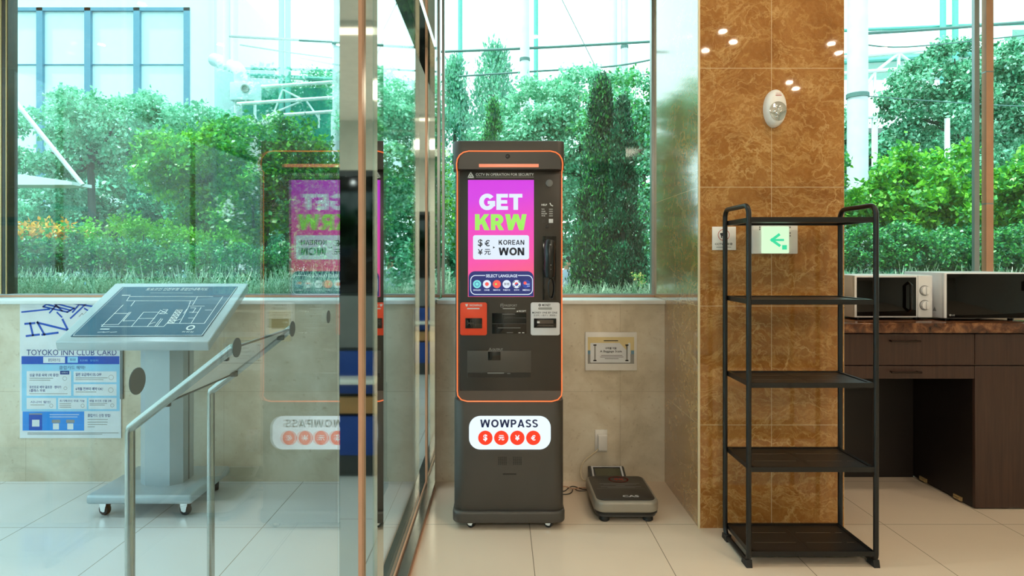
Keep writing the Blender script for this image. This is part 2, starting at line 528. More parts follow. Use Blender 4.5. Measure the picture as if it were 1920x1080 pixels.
WL = {}
class MB:
    def heavy(self, s, x, z, w, h, y, mat=0, t=0.25, gap=0.07):
        """heavy sans capitals facing -Y, centred on (x,z), total width w, cap height h"""
        L = [heavy_letter(c, t) for c in s]
        tot = sum(l[0] for l in L) + gap * (len(L) - 1)
        sx, ox = w / tot, x - w / 2
        for wl, ps in L:
            for p in ps:
                self.add([(ox + a * sx, y, z - h / 2 + b * h) for a, b in p], [tuple(range(len(p)))], mat)
            ox += (wl + gap) * sx
        return self
    def __init__(self):
        self.v, self.f, self.m, self.s = [], [], [], []
    def add(self, vs, fs, mat=0, smooth=False):
        o = len(self.v)
        self.v += [Vector(p) for p in vs]
        for f in fs:
            self.f.append(tuple(i + o for i in f))
            self.m.append(mat)
            self.s.append(smooth)
        return self
    def bm(self, b, mat=0, smooth=False):
        b.verts.index_update()
        self.add([v.co.copy() for v in b.verts], [[v.index for v in f.verts] for f in b.faces], mat, smooth)
        b.free()
        return self
    def box(self, x0, x1, y0, y1, z0, z1, mat=0, bev=0.0, seg=2):
        b = bmesh.new()
        bmesh.ops.create_cube(b, size=1)
        for v in b.verts:
            v.co = ((x0 + x1) / 2 + v.co.x * (x1 - x0), (y0 + y1) / 2 + v.co.y * (y1 - y0), (z0 + z1) / 2 + v.co.z * (z1 - z0))
        if bev > 0:
            bmesh.ops.bevel(b, geom=list(b.edges), offset=bev, segments=seg, profile=0.5, affect='EDGES')
        return self.bm(b, mat, bev > 0)
    def prism(self, poly, axis, lo, hi, mat=0, bev=0.0, seg=2, smooth=False):
        """poly in the plane across axis: 'y' -> (x,z), 'z' -> (x,y), 'x' -> (y,z)"""
        def p3(a, b, t):
            return (a, t, b) if axis == 'y' else (a, b, t) if axis == 'z' else (t, a, b)
        b = bmesh.new()
        A = [b.verts.new(p3(a, c, lo)) for a, c in poly]
        B = [b.verts.new(p3(a, c, hi)) for a, c in poly]
        n = len(poly)
        f0 = b.faces.new(A)
        f1 = b.faces.new(B)
        for i in range(n):
            b.faces.new((A[i], A[(i + 1) % n], B[(i + 1) % n], B[i]))
        bmesh.ops.recalc_face_normals(b, faces=list(b.faces))
        if bev > 0:
            ed = list(f0.edges) + list(f1.edges)
            bmesh.ops.bevel(b, geom=ed, offset=bev, segments=seg, profile=0.5, affect='EDGES')
        return self.bm(b, mat, smooth or bev > 0)
    def tube(self, pts, r, n=10, mat=0, closed=False, caps=True):
        pts = [Vector(p) for p in pts]
        N = len(pts)
        rs = r if isinstance(r, (list, tuple)) else [r] * N
        T = []
        for i in range(N):
            if closed:
                t = pts[(i + 1) % N] - pts[i - 1]
            else:
                t = pts[min(i + 1, N - 1)] - pts[max(i - 1, 0)]
            T.append(t.normalized())
        up = Vector((0, 0, 1)) if abs(T[0].z) < 0.9 else Vector((1, 0, 0))
        a = T[0].cross(up).normalized()
        vs, fs = [], []
        for i in range(N):
            a = (a - T[i] * a.dot(T[i]))
            a = a.normalized() if a.length > 1e-6 else T[i].orthogonal().normalized()
            bb = T[i].cross(a)
            # widen at bends so that the tube keeps its thickness
            for k in range(n):
                q = 2 * PI * k / n
                vs.append(pts[i] + (a * math.cos(q) + bb * math.sin(q)) * rs[i])
        rng = N if closed else N - 1
        for i in range(rng):
            j = (i + 1) % N
            for k in range(n):
                k2 = (k + 1) % n
                fs.append((i * n + k, i * n + k2, j * n + k2, j * n + k))
        if caps and not closed:
            fs.append(tuple(range(n))[::-1])
            fs.append(tuple((N - 1) * n + k for k in range(n)))
        return self.add(vs, fs, mat, True)
    def cyl(self, p0, p1, r0, r1=None, n=20, mat=0):
        return self.tube([p0, p1], [r0, r0 if r1 is None else r1], n, mat)
    def lathe(self, prof, c, axis='z', n=24, mat=0, smooth=True):
        """prof: list of (radius, height along axis)"""
        vs, fs = [], []
        for r, h in prof:
            for k in range(n):
                q = 2 * PI * k / n
                a, b = r * math.cos(q), r * math.sin(q)
                p = (a, b, h) if axis == 'z' else (a, h, b) if axis == 'y' else (h, a, b)
                vs.append((p[0] + c[0], p[1] + c[1], p[2] + c[2]))
        for i in range(len(prof) - 1):
            for k in range(n):
                k2 = (k + 1) % n
                fs.append((i * n + k, i * n + k2, (i + 1) * n + k2, (i + 1) * n + k))
        fs.append(tuple(range(n)))
        fs.append(tuple((len(prof) - 1) * n + k for k in range(n)))
        return self.add(vs, fs, mat, smooth)
    def quad(self, a, b, c, d, mat=0):
        return self.add([a, b, c, d], [(0, 1, 2, 3)], mat)
    def flat(self, poly, y, mat=0):
        return self.add([(a, y, b) for a, b in poly], [tuple(range(len(poly)))], mat)
    def rect(self, x0, x1, z0, z1, y, mat=0):
        return self.flat([(x0, z0), (x1, z0), (x1, z1), (x0, z1)], y, mat)
    def disc(self, x, z, r, y, mat=0, n=24):
        return self.flat([(x + r * math.cos(2 * PI * k / n), z + r * math.sin(2 * PI * k / n)) for k in range(n)], y, mat)
    def ring(self, x, z, r0, r1, y, mat=0, n=28):
        vs = []
        for r in (r0, r1):
            vs += [(x + r * math.cos(2 * PI * k / n), y, z + r * math.sin(2 * PI * k / n)) for k in range(n)]
        return self.add(vs, [(k, (k + 1) % n, n + (k + 1) % n, n + k) for k in range(n)], mat)
    def stroke(self, pts, w, y, mat=0, closed=False):
        """flat line of width w through pts (x,z) in the plane y"""
        pts = list(pts) + ([pts[0]] if closed else [])
        for (a, b), (c, d) in zip(pts[:-1], pts[1:]):
            L = math.hypot(c - a, d - b)
            if L < 1e-9:
                continue
            nx, nz = -(d - b) / L * w / 2, (c - a) / L * w / 2
            ex, ez = (c - a) / L * w / 2, (d - b) / L * w / 2
            self.flat([(a - ex + nx, b - ez + nz), (a - ex - nx, b - ez - nz), (c + ex - nx, d + ez - nz), (c + ex + nx, d + ez + nz)], y, mat)
        return self
    def text(self, s, x, z, w=None, h=None, y=0.0, mat=0, align='c', bold=0.0):
        """flat lettering facing -Y, fitted to width w and/or cap height h, (x,z) = middle (c) or left edge (l)"""
        vs, fs = text_polys(s, bold)
        if not vs:
            return self
        x0, x1 = min(v[0] for v in vs), max(v[0] for v in vs)
        z0, z1 = min(v[1] for v in vs), max(v[1] for v in vs)
        sx = w / (x1 - x0) if w else None
        sz = h / (z1 - z0) if h else None
        sx = sx or sz
        sz = sz or sx
        ox = x - (x1 - x0) * sx / 2 if align == 'c' else x
        return self.add([(ox + (a - x0) * sx, y, z + (b - (z0 + z1) / 2) * sz) for a, b in vs], fs, mat)
    def xform(self, mtx):
        self.v = [mtx @ p for p in self.v]
        return self
    def build(self, name, mats, parent=None, **props):
        if not isinstance(mats, (list, tuple)):
            mats = [mats]
        me = bpy.data.meshes.new(name)
        if parent is not None:
            org = WL[parent.name]
            loc = Vector((0, 0, 0))
        else:
            xs = [p.x for p in self.v]; ys = [p.y for p in self.v]; zs = [p.z for p in self.v]
            org = Vector(((min(xs) + max(xs)) / 2, (min(ys) + max(ys)) / 2, min(zs)))
            loc = org
        me.from_pydata([p - org for p in self.v], [], self.f)
        for m_ in mats:
            me.materials.append(M[m_])
        me.polygons.foreach_set('material_index', self.m)
        me.polygons.foreach_set('use_smooth', self.s)
        b = bmesh.new()
        b.from_mesh(me)
        bmesh.ops.recalc_face_normals(b, faces=list(b.faces))
        b.to_mesh(me)
        b.free()
        if any(self.s):
            try:
                me.set_sharp_from_angle(angle=math.radians(40))
            except Exception:
                pass
        me.update()
        o = bpy.data.objects.new(name, me)
        COL.objects.link(o)
        if parent is not None:
            o.parent = parent
        o.location = loc
        WL[o.name] = Vector(org)
        for k, v in props.items():
            o[k] = v
        return o

def thing(name, label, cat, loc, group=None):
    o = bpy.data.objects.new(name, None)
    o.empty_display_size = 0.1
    COL.objects.link(o)
    o.location = loc
    WL[o.name] = Vector(loc)
    o['label'] = label
    o['category'] = cat
    if group:
        o['group'] = group
    return o
def struct(name, label=None):
    o = bpy.data.objects.new(name, None)
    COL.objects.link(o)
    WL[o.name] = Vector((0, 0, 0))
    o['kind'] = 'structure'
    if label:
        o['label'] = label
    return o
def tag(o, label, cat, group=None, kind=None):
    o['label'] = label
    o['category'] = cat
    if group:
        o['group'] = group
    if kind:
        o['kind'] = kind
    return o
def clone(root, loc, label, group=None):
    """a copy of a thing with copies of its parts and sub-parts"""
    r = root.copy()
    COL.objects.link(r)
    r.location = loc
    WL[r.name] = Vector(loc)
    r['label'] = label
    if group:
        r['group'] = group
    for ch in list(root.children):
        c = ch.copy()
        COL.objects.link(c)
        c.parent = r
        for g in list(ch.children):
            d = g.copy()
            COL.objects.link(d)
            d.parent = c
    return r
def rrect(cx, cz, w, h, r, n=6):
    pts = []
    for (sx, sz, a0) in ((1, 1, 0), (-1, 1, 90), (-1, -1, 180), (1, -1, 270)):
        for k in range(n + 1):
            q = math.radians(a0 + 90 * k / n)
            pts.append((cx + sx * (w / 2 - r) + r * math.cos(q), cz + sz * (h / 2 - r) + r * math.sin(q)))
    return pts
def rrect2(x0, x1, y0, y1, rf, rb, n=8):
    """plan outline with front (low y) corner radius rf and back radius rb"""
    pts = []
    for (cx, cy, r, a0) in ((x1 - rb, y1 - rb, rb, 0), (x0 + rb, y1 - rb, rb, 90), (x0 + rf, y0 + rf, rf, 180), (x1 - rf, y0 + rf, rf, 270)):
        for k in range(n + 1):
            q = math.radians(a0 + 90 * k / n)
            pts.append((cx + r * math.cos(q), cy + r * math.sin(q)))
    return pts
def arc3(c, u, v, r, a0, a1, n=6):
    c, u, v = Vector(c), Vector(u), Vector(v)
    return [c + (u * math.cos(math.radians(a0 + (a1 - a0) * k / n)) + v * math.sin(math.radians(a0 + (a1 - a0) * k / n))) * r for k in range(n + 1)]

# ================================================================== the setting
def srt(name, mb, mats, label=None):
    o = mb.build(name, mats)
    o['kind'] = 'structure'
    if label:
        o['label'] = label
    return o
XL, XR, YB, YG = -5.0, 5.6, -5.0, 3.99      # side walls, back wall, window glass
PX = -0.45                                  # plane of the glass partition
srt('floor', MB().box(PX, XR, YB, 3.80, -0.1, 0.0), 'floor_warm', 'floor tiles tinted for warm lamplight right of the glass partition')
srt('floor', MB().box(XL, PX, YB, 3.80, -0.1, 0.0), 'floor_cool', 'floor tiles tinted for cool daylight left of the glass partition')
srt('ceiling', MB().box(XL - 0.2, XR + 0.2, YB - 0.2, 4.12, CEIL, CEIL + 0.3), 'ceiling')
w4 = struct('window_4', 'glazed side wall of the entrance bay at the far left')
MB().box(XL - 0.008, XL, YB, 4.1, 0.05, CEIL - 0.05).build('window_pane', 'pane_part', w4)
fr = MB()
for y in (YB, -2.0, 1.0, 4.06):
    fr.box(XL - 0.04, XL + 0.02, y, y + 0.05, 0, CEIL, 0)
fr.box(XL - 0.04, XL + 0.02, YB, 4.1, 0, 0.05, 0)
fr.box(XL - 0.04, XL + 0.02, YB, 4.1, CEIL - 0.05, CEIL, 0)
fr.build('window_frame', 'alu', w4)
srt('wall_right', MB().box(XR, XR + 0.2, YB, 4.1, 0, CEIL), 'plaster')
srt('wall_back', MB().box(XL, XR, YB - 0.2, YB, 0, CEIL), 'plaster')
srt('wall_window', MB().box(XL, 0.989, 3.715, 4.08, 0, 1.083), 'stone', 'low beige limestone wall under the windows')
srt('wall_counter', MB().box(1.718, XR, 3.82, 4.08, 0, 1.1), 'stone', 'low wall behind the counter')
for n_, (a, b) in enumerate(((XL, -0.515), (-0.385, 0.989))):
    srt('trim_1' if n_ == 0 else 'trim_2', MB().box(a, b, 3.692, 3.972, 1.076, 1.099, bev=0.002), 'sill', 'white window sill left of the partition' if n_ == 0 else 'white window sill behind the kiosk')
# column clad in brown marble
cm = MB()
c0, c1, cf, cb = 0.989, 1.718, 3.073, 4.06
cm.quad((c0, cf, 0), (c1, cf, 0), (c1, cf, CEIL), (c0, cf, CEIL), 0)
cm.quad((c0, cb, 0), (c0, cf, 0), (c0, cf, CEIL), (c0, cb, CEIL), 1)
cm.quad((c1, cf, 0), (c1, cb, 0), (c1, cb, CEIL), (c1, cf, CEIL), 1)
cm.quad((c1, cb, 0), (c0, cb, 0), (c0, cb, CEIL), (c1, cb, CEIL), 1)
cm.quad((c0, cf, 0), (c1, cf, 0), (c1, cb, 0), (c0, cb, 0), 1)
cm.quad((c0, cf, CEIL), (c1, cf, CEIL), (c1, cb, CEIL), (c0, cb, CEIL), 1)
colo = srt('wall_column', cm, ['marble_front', 'marble_side'], 'square column clad in brown veined marble')
cbm = MB().box(c0 - 0.003, c0 + 0.006, cf - 0.003, cf + 0.006, 0, CEIL)
srt('trim_3', cbm, 'grout', 'pale corner bead on the left edge of the marble column')

def window(name, x0, x1, mullions, label):
    w = struct(name, label)
    xs = [x0] + [m for m in mullions] + [x1]
    pane = MB().box(x0, x1, YG - 0.004, YG + 0.004, 1.11, CEIL)
    pane.build('window_pane', 'pane_front', w)
    fr = MB()
    fr.box(x0, x1, YG - 0.018, YG + 0.03, 1.083, 1.122, 0)
    fr.box(x0, x1, YG - 0.02, YG - 0.012, 1.101, 1.114, 1)
    fr.box(x0, x1, YG - 0.02, YG + 0.03, CEIL - 0.04, CEIL, 0)
    for a in (x0, x1 - 0.016):
        fr.box(a, a + 0.016, YG - 0.018, YG + 0.03, 1.122, CEIL, 0)
    fr.build('window_frame', ['alu', 'copper'], w)
    return w
w1 = window('window_1', XL, -0.515, [], 'large window left of the glass partition')
mu = MB()
mu.box(-3.240, -3.185, YG - 0.03, YG + 0.05, 1.122, CEIL, 0)
mu.box(-3.236, -3.226, YG - 0.034, YG - 0.03, 1.122, CEIL, 1)
mu.box(-3.196, -3.190, YG - 0.036, YG - 0.03, 1.122, CEIL, 1)
mu.build('mullion', ['dkframe', 'gold'], w1)
window('window_2', -0.385, 0.989, [], 'window behind the kiosk')
w3 = window('window_3', 1.718, XR, [], 'window behind the microwaves')
mu = MB()
mu.box(3.056, 3.088, YG - 0.03, YG - 0.005, 1.122, CEIL, 0)
mu.box(3.120, 3.166, YG - 0.045, YG - 0.005, 1.122, CEIL, 2)  # warm light on the mullion's inner face put in as a coloured strip
for zz in (1.7, 2.55):
    mu.box(3.119, 3.167, YG - 0.046, YG - 0.005, zz, zz + 0.008, 0)
mu.build('mullion', ['alu', 'greenglass', 'copper'], w3)

# ------------------------------------------------------------------ glass partition
gp = thing('glass_partition', 'floor to ceiling glass partition with polished steel posts and dots running to the window', 'glass partition', (PX, 1.5, 0))
MB().box(PX - 0.003, PX + 0.003, -0.7, 1.70, 0.035, CEIL).build('glass_pane', 'pane_part', gp)
MB().box(PX - 0.003, PX + 0.003, 2.03, 3.35, 0.035, 2.58).build('glass_pane', 'pane_part', gp)
MB().box(PX - 0.003, PX + 0.003, 2.03, 3.60, 2.625, CEIL).build('glass_pane', 'pane_part', gp)
for y0, y1 in ((1.93, 2.03), (3.60, 3.70)):
    p = MB()
    p.box(PX - 0.06, PX + 0.06, y0, y1, 0, CEIL, 0)
    if y0 > 3:
        p.box(PX - 0.058, PX + 0.058, y1, 3.985, 1.105, CEIL, 0)
    po = p.build('steel_post', 'steel', gp)
    s_ = MB().box(PX + 0.0062, PX + 0.0175, y0 - 0.028, y0, 0.03, CEIL, 0)
    s_.build('seal_strip', 'copper', po)
MB().box(PX - 0.06, PX + 0.06, 2.03, 3.60, 2.58, 2.625, 0).build('transom', 'steel', gp)
rl = MB()
rl.box(PX - 0.06, PX + 0.06, -0.7, 1.93, 0.0, 0.035, 0)
rl.box(PX - 0.06, PX + 0.06, 2.03, 3.60, 0.0, 0.035, 0)
rl.box(PX + 0.006, PX + 0.014, 2.03, 3.60, 0.035, 0.05, 1)
rl.box(PX + 0.060, PX + 0.064, 2.03, 3.60, 0.0, 0.012, 1)
rl.build('floor_rail', ['brushed', 'copper'], gp)
for yd in (0.752, 1.035, 1.31, 1.583):
    MB().lathe([(0.0165, 0), (0.0165, 0.0012)], (PX + 0.0032, yd, 1.2), 'x', 28).build('glass_dot', 'dot', gp)

# ------------------------------------------------------------------ lamps in the ceiling (some seen in the steel posts and the marble, others added)
def ceiling_light(loc, sx, sy, label):
    t = thing('ceiling_light', label, 'ceiling light', (loc[0], loc[1], CEIL))
    x, y = loc
    b = MB().box(x - sx / 2 - 0.03, x + sx / 2 + 0.03, y - sy / 2 - 0.03, y + sy / 2 + 0.03, CEIL - 0.045, CEIL, 0, bev=0.004)
    b.build('frame', 'white', t)
    MB().box(x - sx / 2, x + sx / 2, y - sy / 2, y + sy / 2, CEIL - 0.055, CEIL - 0.046, 0).build('diffuser', 'lamp', t)
ceiling_light((0.12, -3.2), 1.2, 0.8, 'unseen fill light panel added at the back of the lobby')
ceiling_light((-1.5, -1.4), 1.3, 0.14, 'slim ceiling light strip behind the partition')
for x, y in DOWN_WARM + FILL_COOL:  # lobby downlights plus the unseen fill added in the left bay
    t = thing('downlight', 'small round downlight in the white ceiling, some added as fill', 'downlight', (x, y, CEIL), 'downlights in the ceiling')
    MB().lathe([(0.030, -0.006), (0.044, -0.014), (0.052, 0.0)], (x, y, CEIL), 'z', 24).build('rim', 'white', t)
    MB().lathe([(0.028, -0.0125), (0.028, -0.0085)], (x, y, CEIL), 'z', 20).build('lens', 'down', t)

# machine left of the camera that shows mirrored in the steel posts
sm = thing('service_machine', 'tall dark machine with blue panels, seen mirrored in the steel posts', 'machine', (-0.95, -0.15, 0))
MB().box(-1.42, -0.56, -0.45, 0.06, 0.0, 1.9, 0, bev=0.01).build('housing', 'darkgrey', sm)
MB().box(-1.38, -0.60, 0.06, 0.075, 1.14, 1.86, 0, bev=0.004).build('display', 'blackgloss', sm)
MB().box(-1.38, -0.60, 0.06, 0.07, 0.80, 1.12, 0, bev=0.004).build('front_panel', 'midgrey', sm)
MB().box(-1.38, -0.60, 0.06, 0.09, 0.52, 0.78, 0, bev=0.004).build('blue_panel', 'bluefab', sm)
MB().box(-1.38, -0.60, 0.06, 0.09, 0.14, 0.38, 0, bev=0.004).build('blue_panel', 'bluefab', sm)
MB().box(-1.38, -0.60, 0.06, 0.10, 0.40, 0.50, 0, bev=0.004).build('wooden_band', 'woodlt', sm)
MB().box(-1.15, -0.75, 0.06, 0.22, 0.60, 0.63, 0, bev=0.008).build('tray', 'white', sm)

# ================================================================== self service kiosk
YK = 3.06
kx = 0.0375
ks = thing('kiosk', 'tall charcoal money exchange kiosk with orange light lines and a pink screen', 'kiosk', (kx, 3.3, 0))
def K(px, py, Y=3.094):
    return XZ(px, py, Y)
hx = 0.280
body = MB()
body.prism(rrect2(kx - hx + 0.004, kx + hx - 0.004, 3.062, 3.55, 0.055, 0.03), 'z', 0.09, 0.640, 0, bev=0.004)
body.prism(rrect2(kx - hx + 0.010, kx + hx - 0.010, 3.100, 3.545, 0.012, 0.03), 'z', 0.638, 1.80, 0)
body.build('body', 'kiosk', ks)
hood = MB().prism(rrect2(kx - hx, kx + hx, 3.062, 3.552, 0.040, 0.03), 'z', 1.797, 1.940, 0, bev=0.006)
hood.build('hood', 'kiosk', ks)
hf = MB()
arch = [K(860, 317, 3.06), K(1051, 317, 3.06)] + [K(1051 - 20 + 20 * math.cos(q), 304 - 19 * math.sin(q), 3.06) for q in np.linspace(0, PI / 2, 7)] + [K(860 + 20 - 20 * math.sin(q), 304 - 19 * math.cos(q), 3.06) for q in np.linspace(0, PI / 2, 7)]
hf.prism(arch, 'y', 3.0575, 3.066, 0)
hf.build('hood_face', 'kioskface', ks)
x0, z1 = K(952, 293, 3.057); 
MB().lathe([(0.011, 0), (0.010, -0.003), (0.004, -0.004)], (x0, 3.0575, z1), 'y', 20).build('camera_lens', 'black', ks)
a, b = K(898, 313.5, 3.055), K(1010, 307.5, 3.055)
MB().box(a[0], b[0], 3.050, 3.058, a[1], b[1], bev=0.002).build('light_bar', 'ledbar', ks)
fa, fb = K(862, 733), K(1050, 320)
MB().box(fa[0], fb[0], 3.094, 3.101, fa[1], fb[1], bev=0.002).build('front_panel', 'kioskface', ks)
MB().prism([(3.101, 0.684), (3.0945, 0.684), (3.061, 0.642), (3.061, 0.639), (3.101, 0.639)], 'x', fa[0] - 0.004, fb[0] + 0.004, 0).build('ledge', 'kioskledge', ks)
half = [(955.5, 752.5, 3.058), (1035, 752.5, 3.058), (1046, 749.5, 3.060), (1052.5, 742, 3.068), (1053.5, 733, 3.092), (1053.5, 322, 3.092), (1054.5, 317, 3.064), (1055, 307, 3.060), (1053.5, 298, 3.059), (1049, 290.5, 3.058), (1042, 285.5, 3.058), (1032, 283.2, 3.058), (955.5, 283.5, 3.058)]
path = [P(*q) for q in half] + [P(2 * 955.5 - q[0], q[1], q[2]) for q in half[::-1][1:-1]]
MB().tube(path, 0.0032, 8, 0, closed=True).build('light_line', 'led', ks)
MB().prism(rrect2(kx - hx - 0.002, kx + hx + 0.002, 3.045, 3.555, 0.05, 0.03), 'z', 0.032, 0.092, 0, bev=0.012, seg=3).build('base', 'kiosk', ks)
def castor(x, y, r, w, parent, yaw=0.3, top=0.06, name='castor', m=('rubber', 'chrome')):
    c = MB()
    c.lathe([(r * 0.5, -w / 2), (r * 0.93, -w / 2), (r, -w * 0.3), (r, w * 0.3), (r * 0.93, w / 2), (r * 0.5, w / 2)], (0, 0, r), 'x', 18, 0)
    c.lathe([(r * 0.45, -w / 2 - 0.002), (r * 0.45, w / 2 + 0.002)], (0, 0, r), 'x', 14, 1)
    for s in (-1, 1):
        c.prism([(-r * 0.5, r * 0.7), (r * 0.4, r * 0.7), (r * 0.9, top - 0.004), (-r * 0.9, top - 0.004)], 'x', s * (w / 2 + 0.002), s * (w / 2 + 0.005), 1)
    c.box(-w * 0.75, w * 0.75, -r * 0.95, r * 0.95, top - 0.006, top, 1)
    c.xform(Matrix.Translation((x, y, 0)) @ Matrix.Rotation(yaw, 4, 'Z'))
    return c.build(name, list(m), parent)
for xx in (-0.19, 0.20):
    castor(kx + xx, 3.085, 0.021, 0.02, ks, 1.1, 0.036)
    castor(kx + xx, 3.46, 0.021, 0.02, ks, 0.2, 0.036)
# screen with its picture
def screen_mat():
    k = NT('kiosk_screen_picture')
    s = k.sep(k.pos())
    z0, z1 = K(0, 556)[1], K(0, 338)[1]
    f = k.math('DIVIDE', k.math('SUBTRACT', s[2], z0), z1 - z0)
    f = k.math('ADD', f, k.math('MULTIPLY', k.math('SUBTRACT', s[0], kx), -0.35))
    c = k.ramp(f, [(0.16, lin((252, 92, 132))), (0.34, lin((252, 74, 172))), (0.62, lin((244, 58, 196))), (0.9, lin((218, 44, 232)))])
    k.b.inputs['Base Color'].default_value = (0.02, 0.02, 0.02, 1)
    k.l(c, k.b.inputs['Emission Color'])
    k.b.inputs['Emission Strength'].default_value = 0.95
    setp(k.b, rough=0.08)
    M['screen'] = k.m
screen_mat()
a, b = K(877.5, 556.5), K(1001, 337.5)
sc = MB().box(a[0], b[0], 3.0915, 3.0955, a[1], b[1]).build('screen', 'screen', ks)
g = MB()
Y0 = 3.0912
sw = 3.09 / F
def T(s, px, py, wpx=None, hpx=None, m=0, align='c', bold=0.0, Y=Y0, sc_=sw):
    x, z = XZ(px, py, Y)
    g.text(s, x, z, wpx * sc_ if wpx else None, hpx * sc_ if hpx else None, Y, m, align, bold)
MT = ['scr_white', 'scr_green', 'scr_dark', 'scr_navy', 'scr_red', 'scr_teal', 'scr_blue']
g.heavy('GET', *XZ(939, 378.5, Y0), 81 * sw, 30 * sw, Y0, 0, 0.27)
g.heavy('KRW', *XZ(939, 416.5, Y0), 97 * sw, 30 * sw, Y0, 1, 0.27)
def RR(px0, px1, py0, py1, r, m, Y=Y0, top_only=False):
    a, b = XZ(px0, py1, Y), XZ(px1, py0, Y)
    pts = rrect((a[0] + b[0]) / 2, (a[1] + b[1]) / 2, b[0] - a[0], b[1] - a[1], r * Y / F)
    g.flat(pts, Y, m)
RR(887, 992, 441, 486.5, 4, 0)
Y1 = 3.0908
for s, px, py, h in (('$', 900.5, 456, 15), ('€', 913.5, 456, 12), ('¥', 900.5, 472.5, 11), ('元', 914, 472.5, 11)):
    T(s, px, py, None, h, 2, bold=0.02, Y=Y1)
x, z = XZ(926, 464, Y1)
g.flat([(x - 0.004, z - 0.006), (x - 0.004, z + 0.006), (x + 0.006, z)], Y1, 2)
g.heavy('KOREAN', *XZ(959, 454.5, Y1), 48 * sw, 9 * sw, Y1, 2, 0.21, 0.14)
g.heavy('WON', *XZ(959, 471.5, Y1), 48 * sw, 14.5 * sw, Y1, 2, 0.25)
# language bar
aa, bb = XZ(878.5, 556, Y0), XZ(1000.5, 508.5, Y0)
r_ = 0.032
pts = [(aa[0], aa[1]), (bb[0], aa[1])] + [(bb[0] - r_ + r_ * math.cos(q), bb[1] - r_ + r_ * math.sin(q)) for q in np.linspace(0, PI / 2, 8)] + [(aa[0] + r_ - r_ * math.sin(q), bb[1] - r_ + r_ * math.cos(q)) for q in np.linspace(0, PI / 2, 8)]
g.flat(pts, Y0, 3)
fr = []
for p in rrect(*[(XZ(882.5, 552, Y1)[i] + XZ(998.5, 516.5, Y1)[i]) / 2 for i in (0, 1)], 116 * sw, 35.5 * sw, 9 * sw):
    fr.append(p)
# frame line leaves a gap for the words at the top
tz = XZ(0, 516.5, Y1)[1]
gx0, gx1 = XZ(909, 0, Y1)[0], XZ(972, 0, Y1)[0]
n_ = len(fr)
for i in range(n_):
    (p, q), (r, s) = fr[i], fr[(i + 1) % n_]
    if abs(q - tz) < 1e-4 and abs(s - tz) < 1e-4:
        lo, hi = min(p, r), max(p, r)
        g.stroke([(lo, tz), (gx0, tz)], 1.4 * sw, Y1, 0)
        g.stroke([(gx1, tz), (hi, tz)], 1.4 * sw, Y1, 0)
    else:
        g.stroke([fr[i], fr[(i + 1) % n_]], 1.4 * sw, Y1, 0)
T('SELECT LANGUAGE', 940.5, 517.2, 59, 5.6, 0, bold=0.02, Y=Y1)
Y2 = 3.0904
langs = [(894.5, 5, 'ENGLISH'), (913, 0, '日本語'), (931.5, 4, '简体中文'), (950, 0, '繁體中文'), (968.5, 0, '한국어'), (987, 6, 'РУС')]
for i, (px, m_, nm) in enumerate(langs):
    x, z = XZ(px, 532.7, Y1)
    g.disc(x, z, 7.7 * sw, Y1, m_)
    T(nm if i < 5 else 'MENU', px, 543.8, 13.5 if i not in (1, 4) else 9.5, 3.0, 0, bold=0.015, Y=Y1)
    if i == 0:
        g.disc(x, z, 3.4 * sw, Y2, 5)
        g.ring(x, z, 3.4 * sw, 4.4 * sw, Y2, 6)
    if i == 1:
        g.disc(x, z, 3.6 * sw, Y2, 4)
    if i == 2:
        g.disc(x - 1.5 * sw, z, 1.8 * sw, Y2, 1)
    if i == 3:
        T('繁體', px, 532.7, 10, 5, 2, Y=Y2)
    if i == 4:
        g.flat([(x + 3.4 * sw * math.cos(q), z + 3.4 * sw * math.sin(q)) for q in np.linspace(0.4, PI + 0.4, 12)], Y2, 4)
        g.flat([(x + 3.4 * sw * math.cos(q), z + 3.4 * sw * math.sin(q)) for q in np.linspace(PI + 0.4, 2 * PI + 0.4, 12)], Y2, 6)
        for sx, sz in ((-1, 1), (1, 1), (-1, -1), (1, -1)):
            g.stroke([(x + sx * 4.2 * sw, z + sz * 5 * sw), (x + sx * 5.6 * sw, z + sz * 3.2 * sw)], 1.6 * sw, Y2, 2)
    if i == 5:
        g.disc(x - 2.5 * sw, z + 2 * sw, 3.0 * sw, Y2, 4)
        g.rect(x - 1 * sw, x + 6 * sw, z - 0.6 * sw, z + 0.4 * sw, Y2, 0)
        g.rect(x + 1 * sw, x + 6.5 * sw, z - 4.2 * sw, z - 3.2 * sw, Y2, 0)
g.build('screen_graphics', MT, sc)
# printed lettering on the dark face
g = MB()
YF = 3.0936
T('CCTV IN OPERATION FOR SECURITY', 946.5, 327.2, 109, 5.0, 0, bold=0.012, Y=YF)
a, b = XZ(892, 332.6, YF), XZ(1001, 331.6, YF)
g.rect(a[0], b[0], a[1], b[1], YF, 1)
x, z = XZ(882.7, 328.5, YF)
tri = [(x - 5.3 * sw, z - 4.2 * sw), (x + 5.3 * sw, z - 4.2 * sw), (x, z + 4.8 * sw)]
g.stroke(tri, 2.0 * sw, YF, 0, closed=True)
g.disc(x, z - 1.2 * sw, 1.5 * sw, YF, 0, 12)
T('HELP', 1020.5, 384, 10.5, 3.6, 0, bold=0.015, Y=YF)
g.stroke([XZ(1031.5, 381.5, YF), XZ(1033, 384.5, YF), XZ(1036, 386, YF)], 1.8 * sw, YF, 0)
for k_, (l_, w_) in enumerate((('한국어', 5), ('日本語', 7), ('ENGLISH', 10), ('中文', 7))):
    T(l_, 1015.5, 392.3 + 4.1 * k_, w_, 2.6, 0, 'l', Y=YF)
    a, b = XZ(1029.5, 393.4 + 4.1 * k_, YF), XZ(1036.5, 391.4 + 4.1 * k_, YF)
    g.rect(a[0], b[0], a[1], b[1], YF, 1)
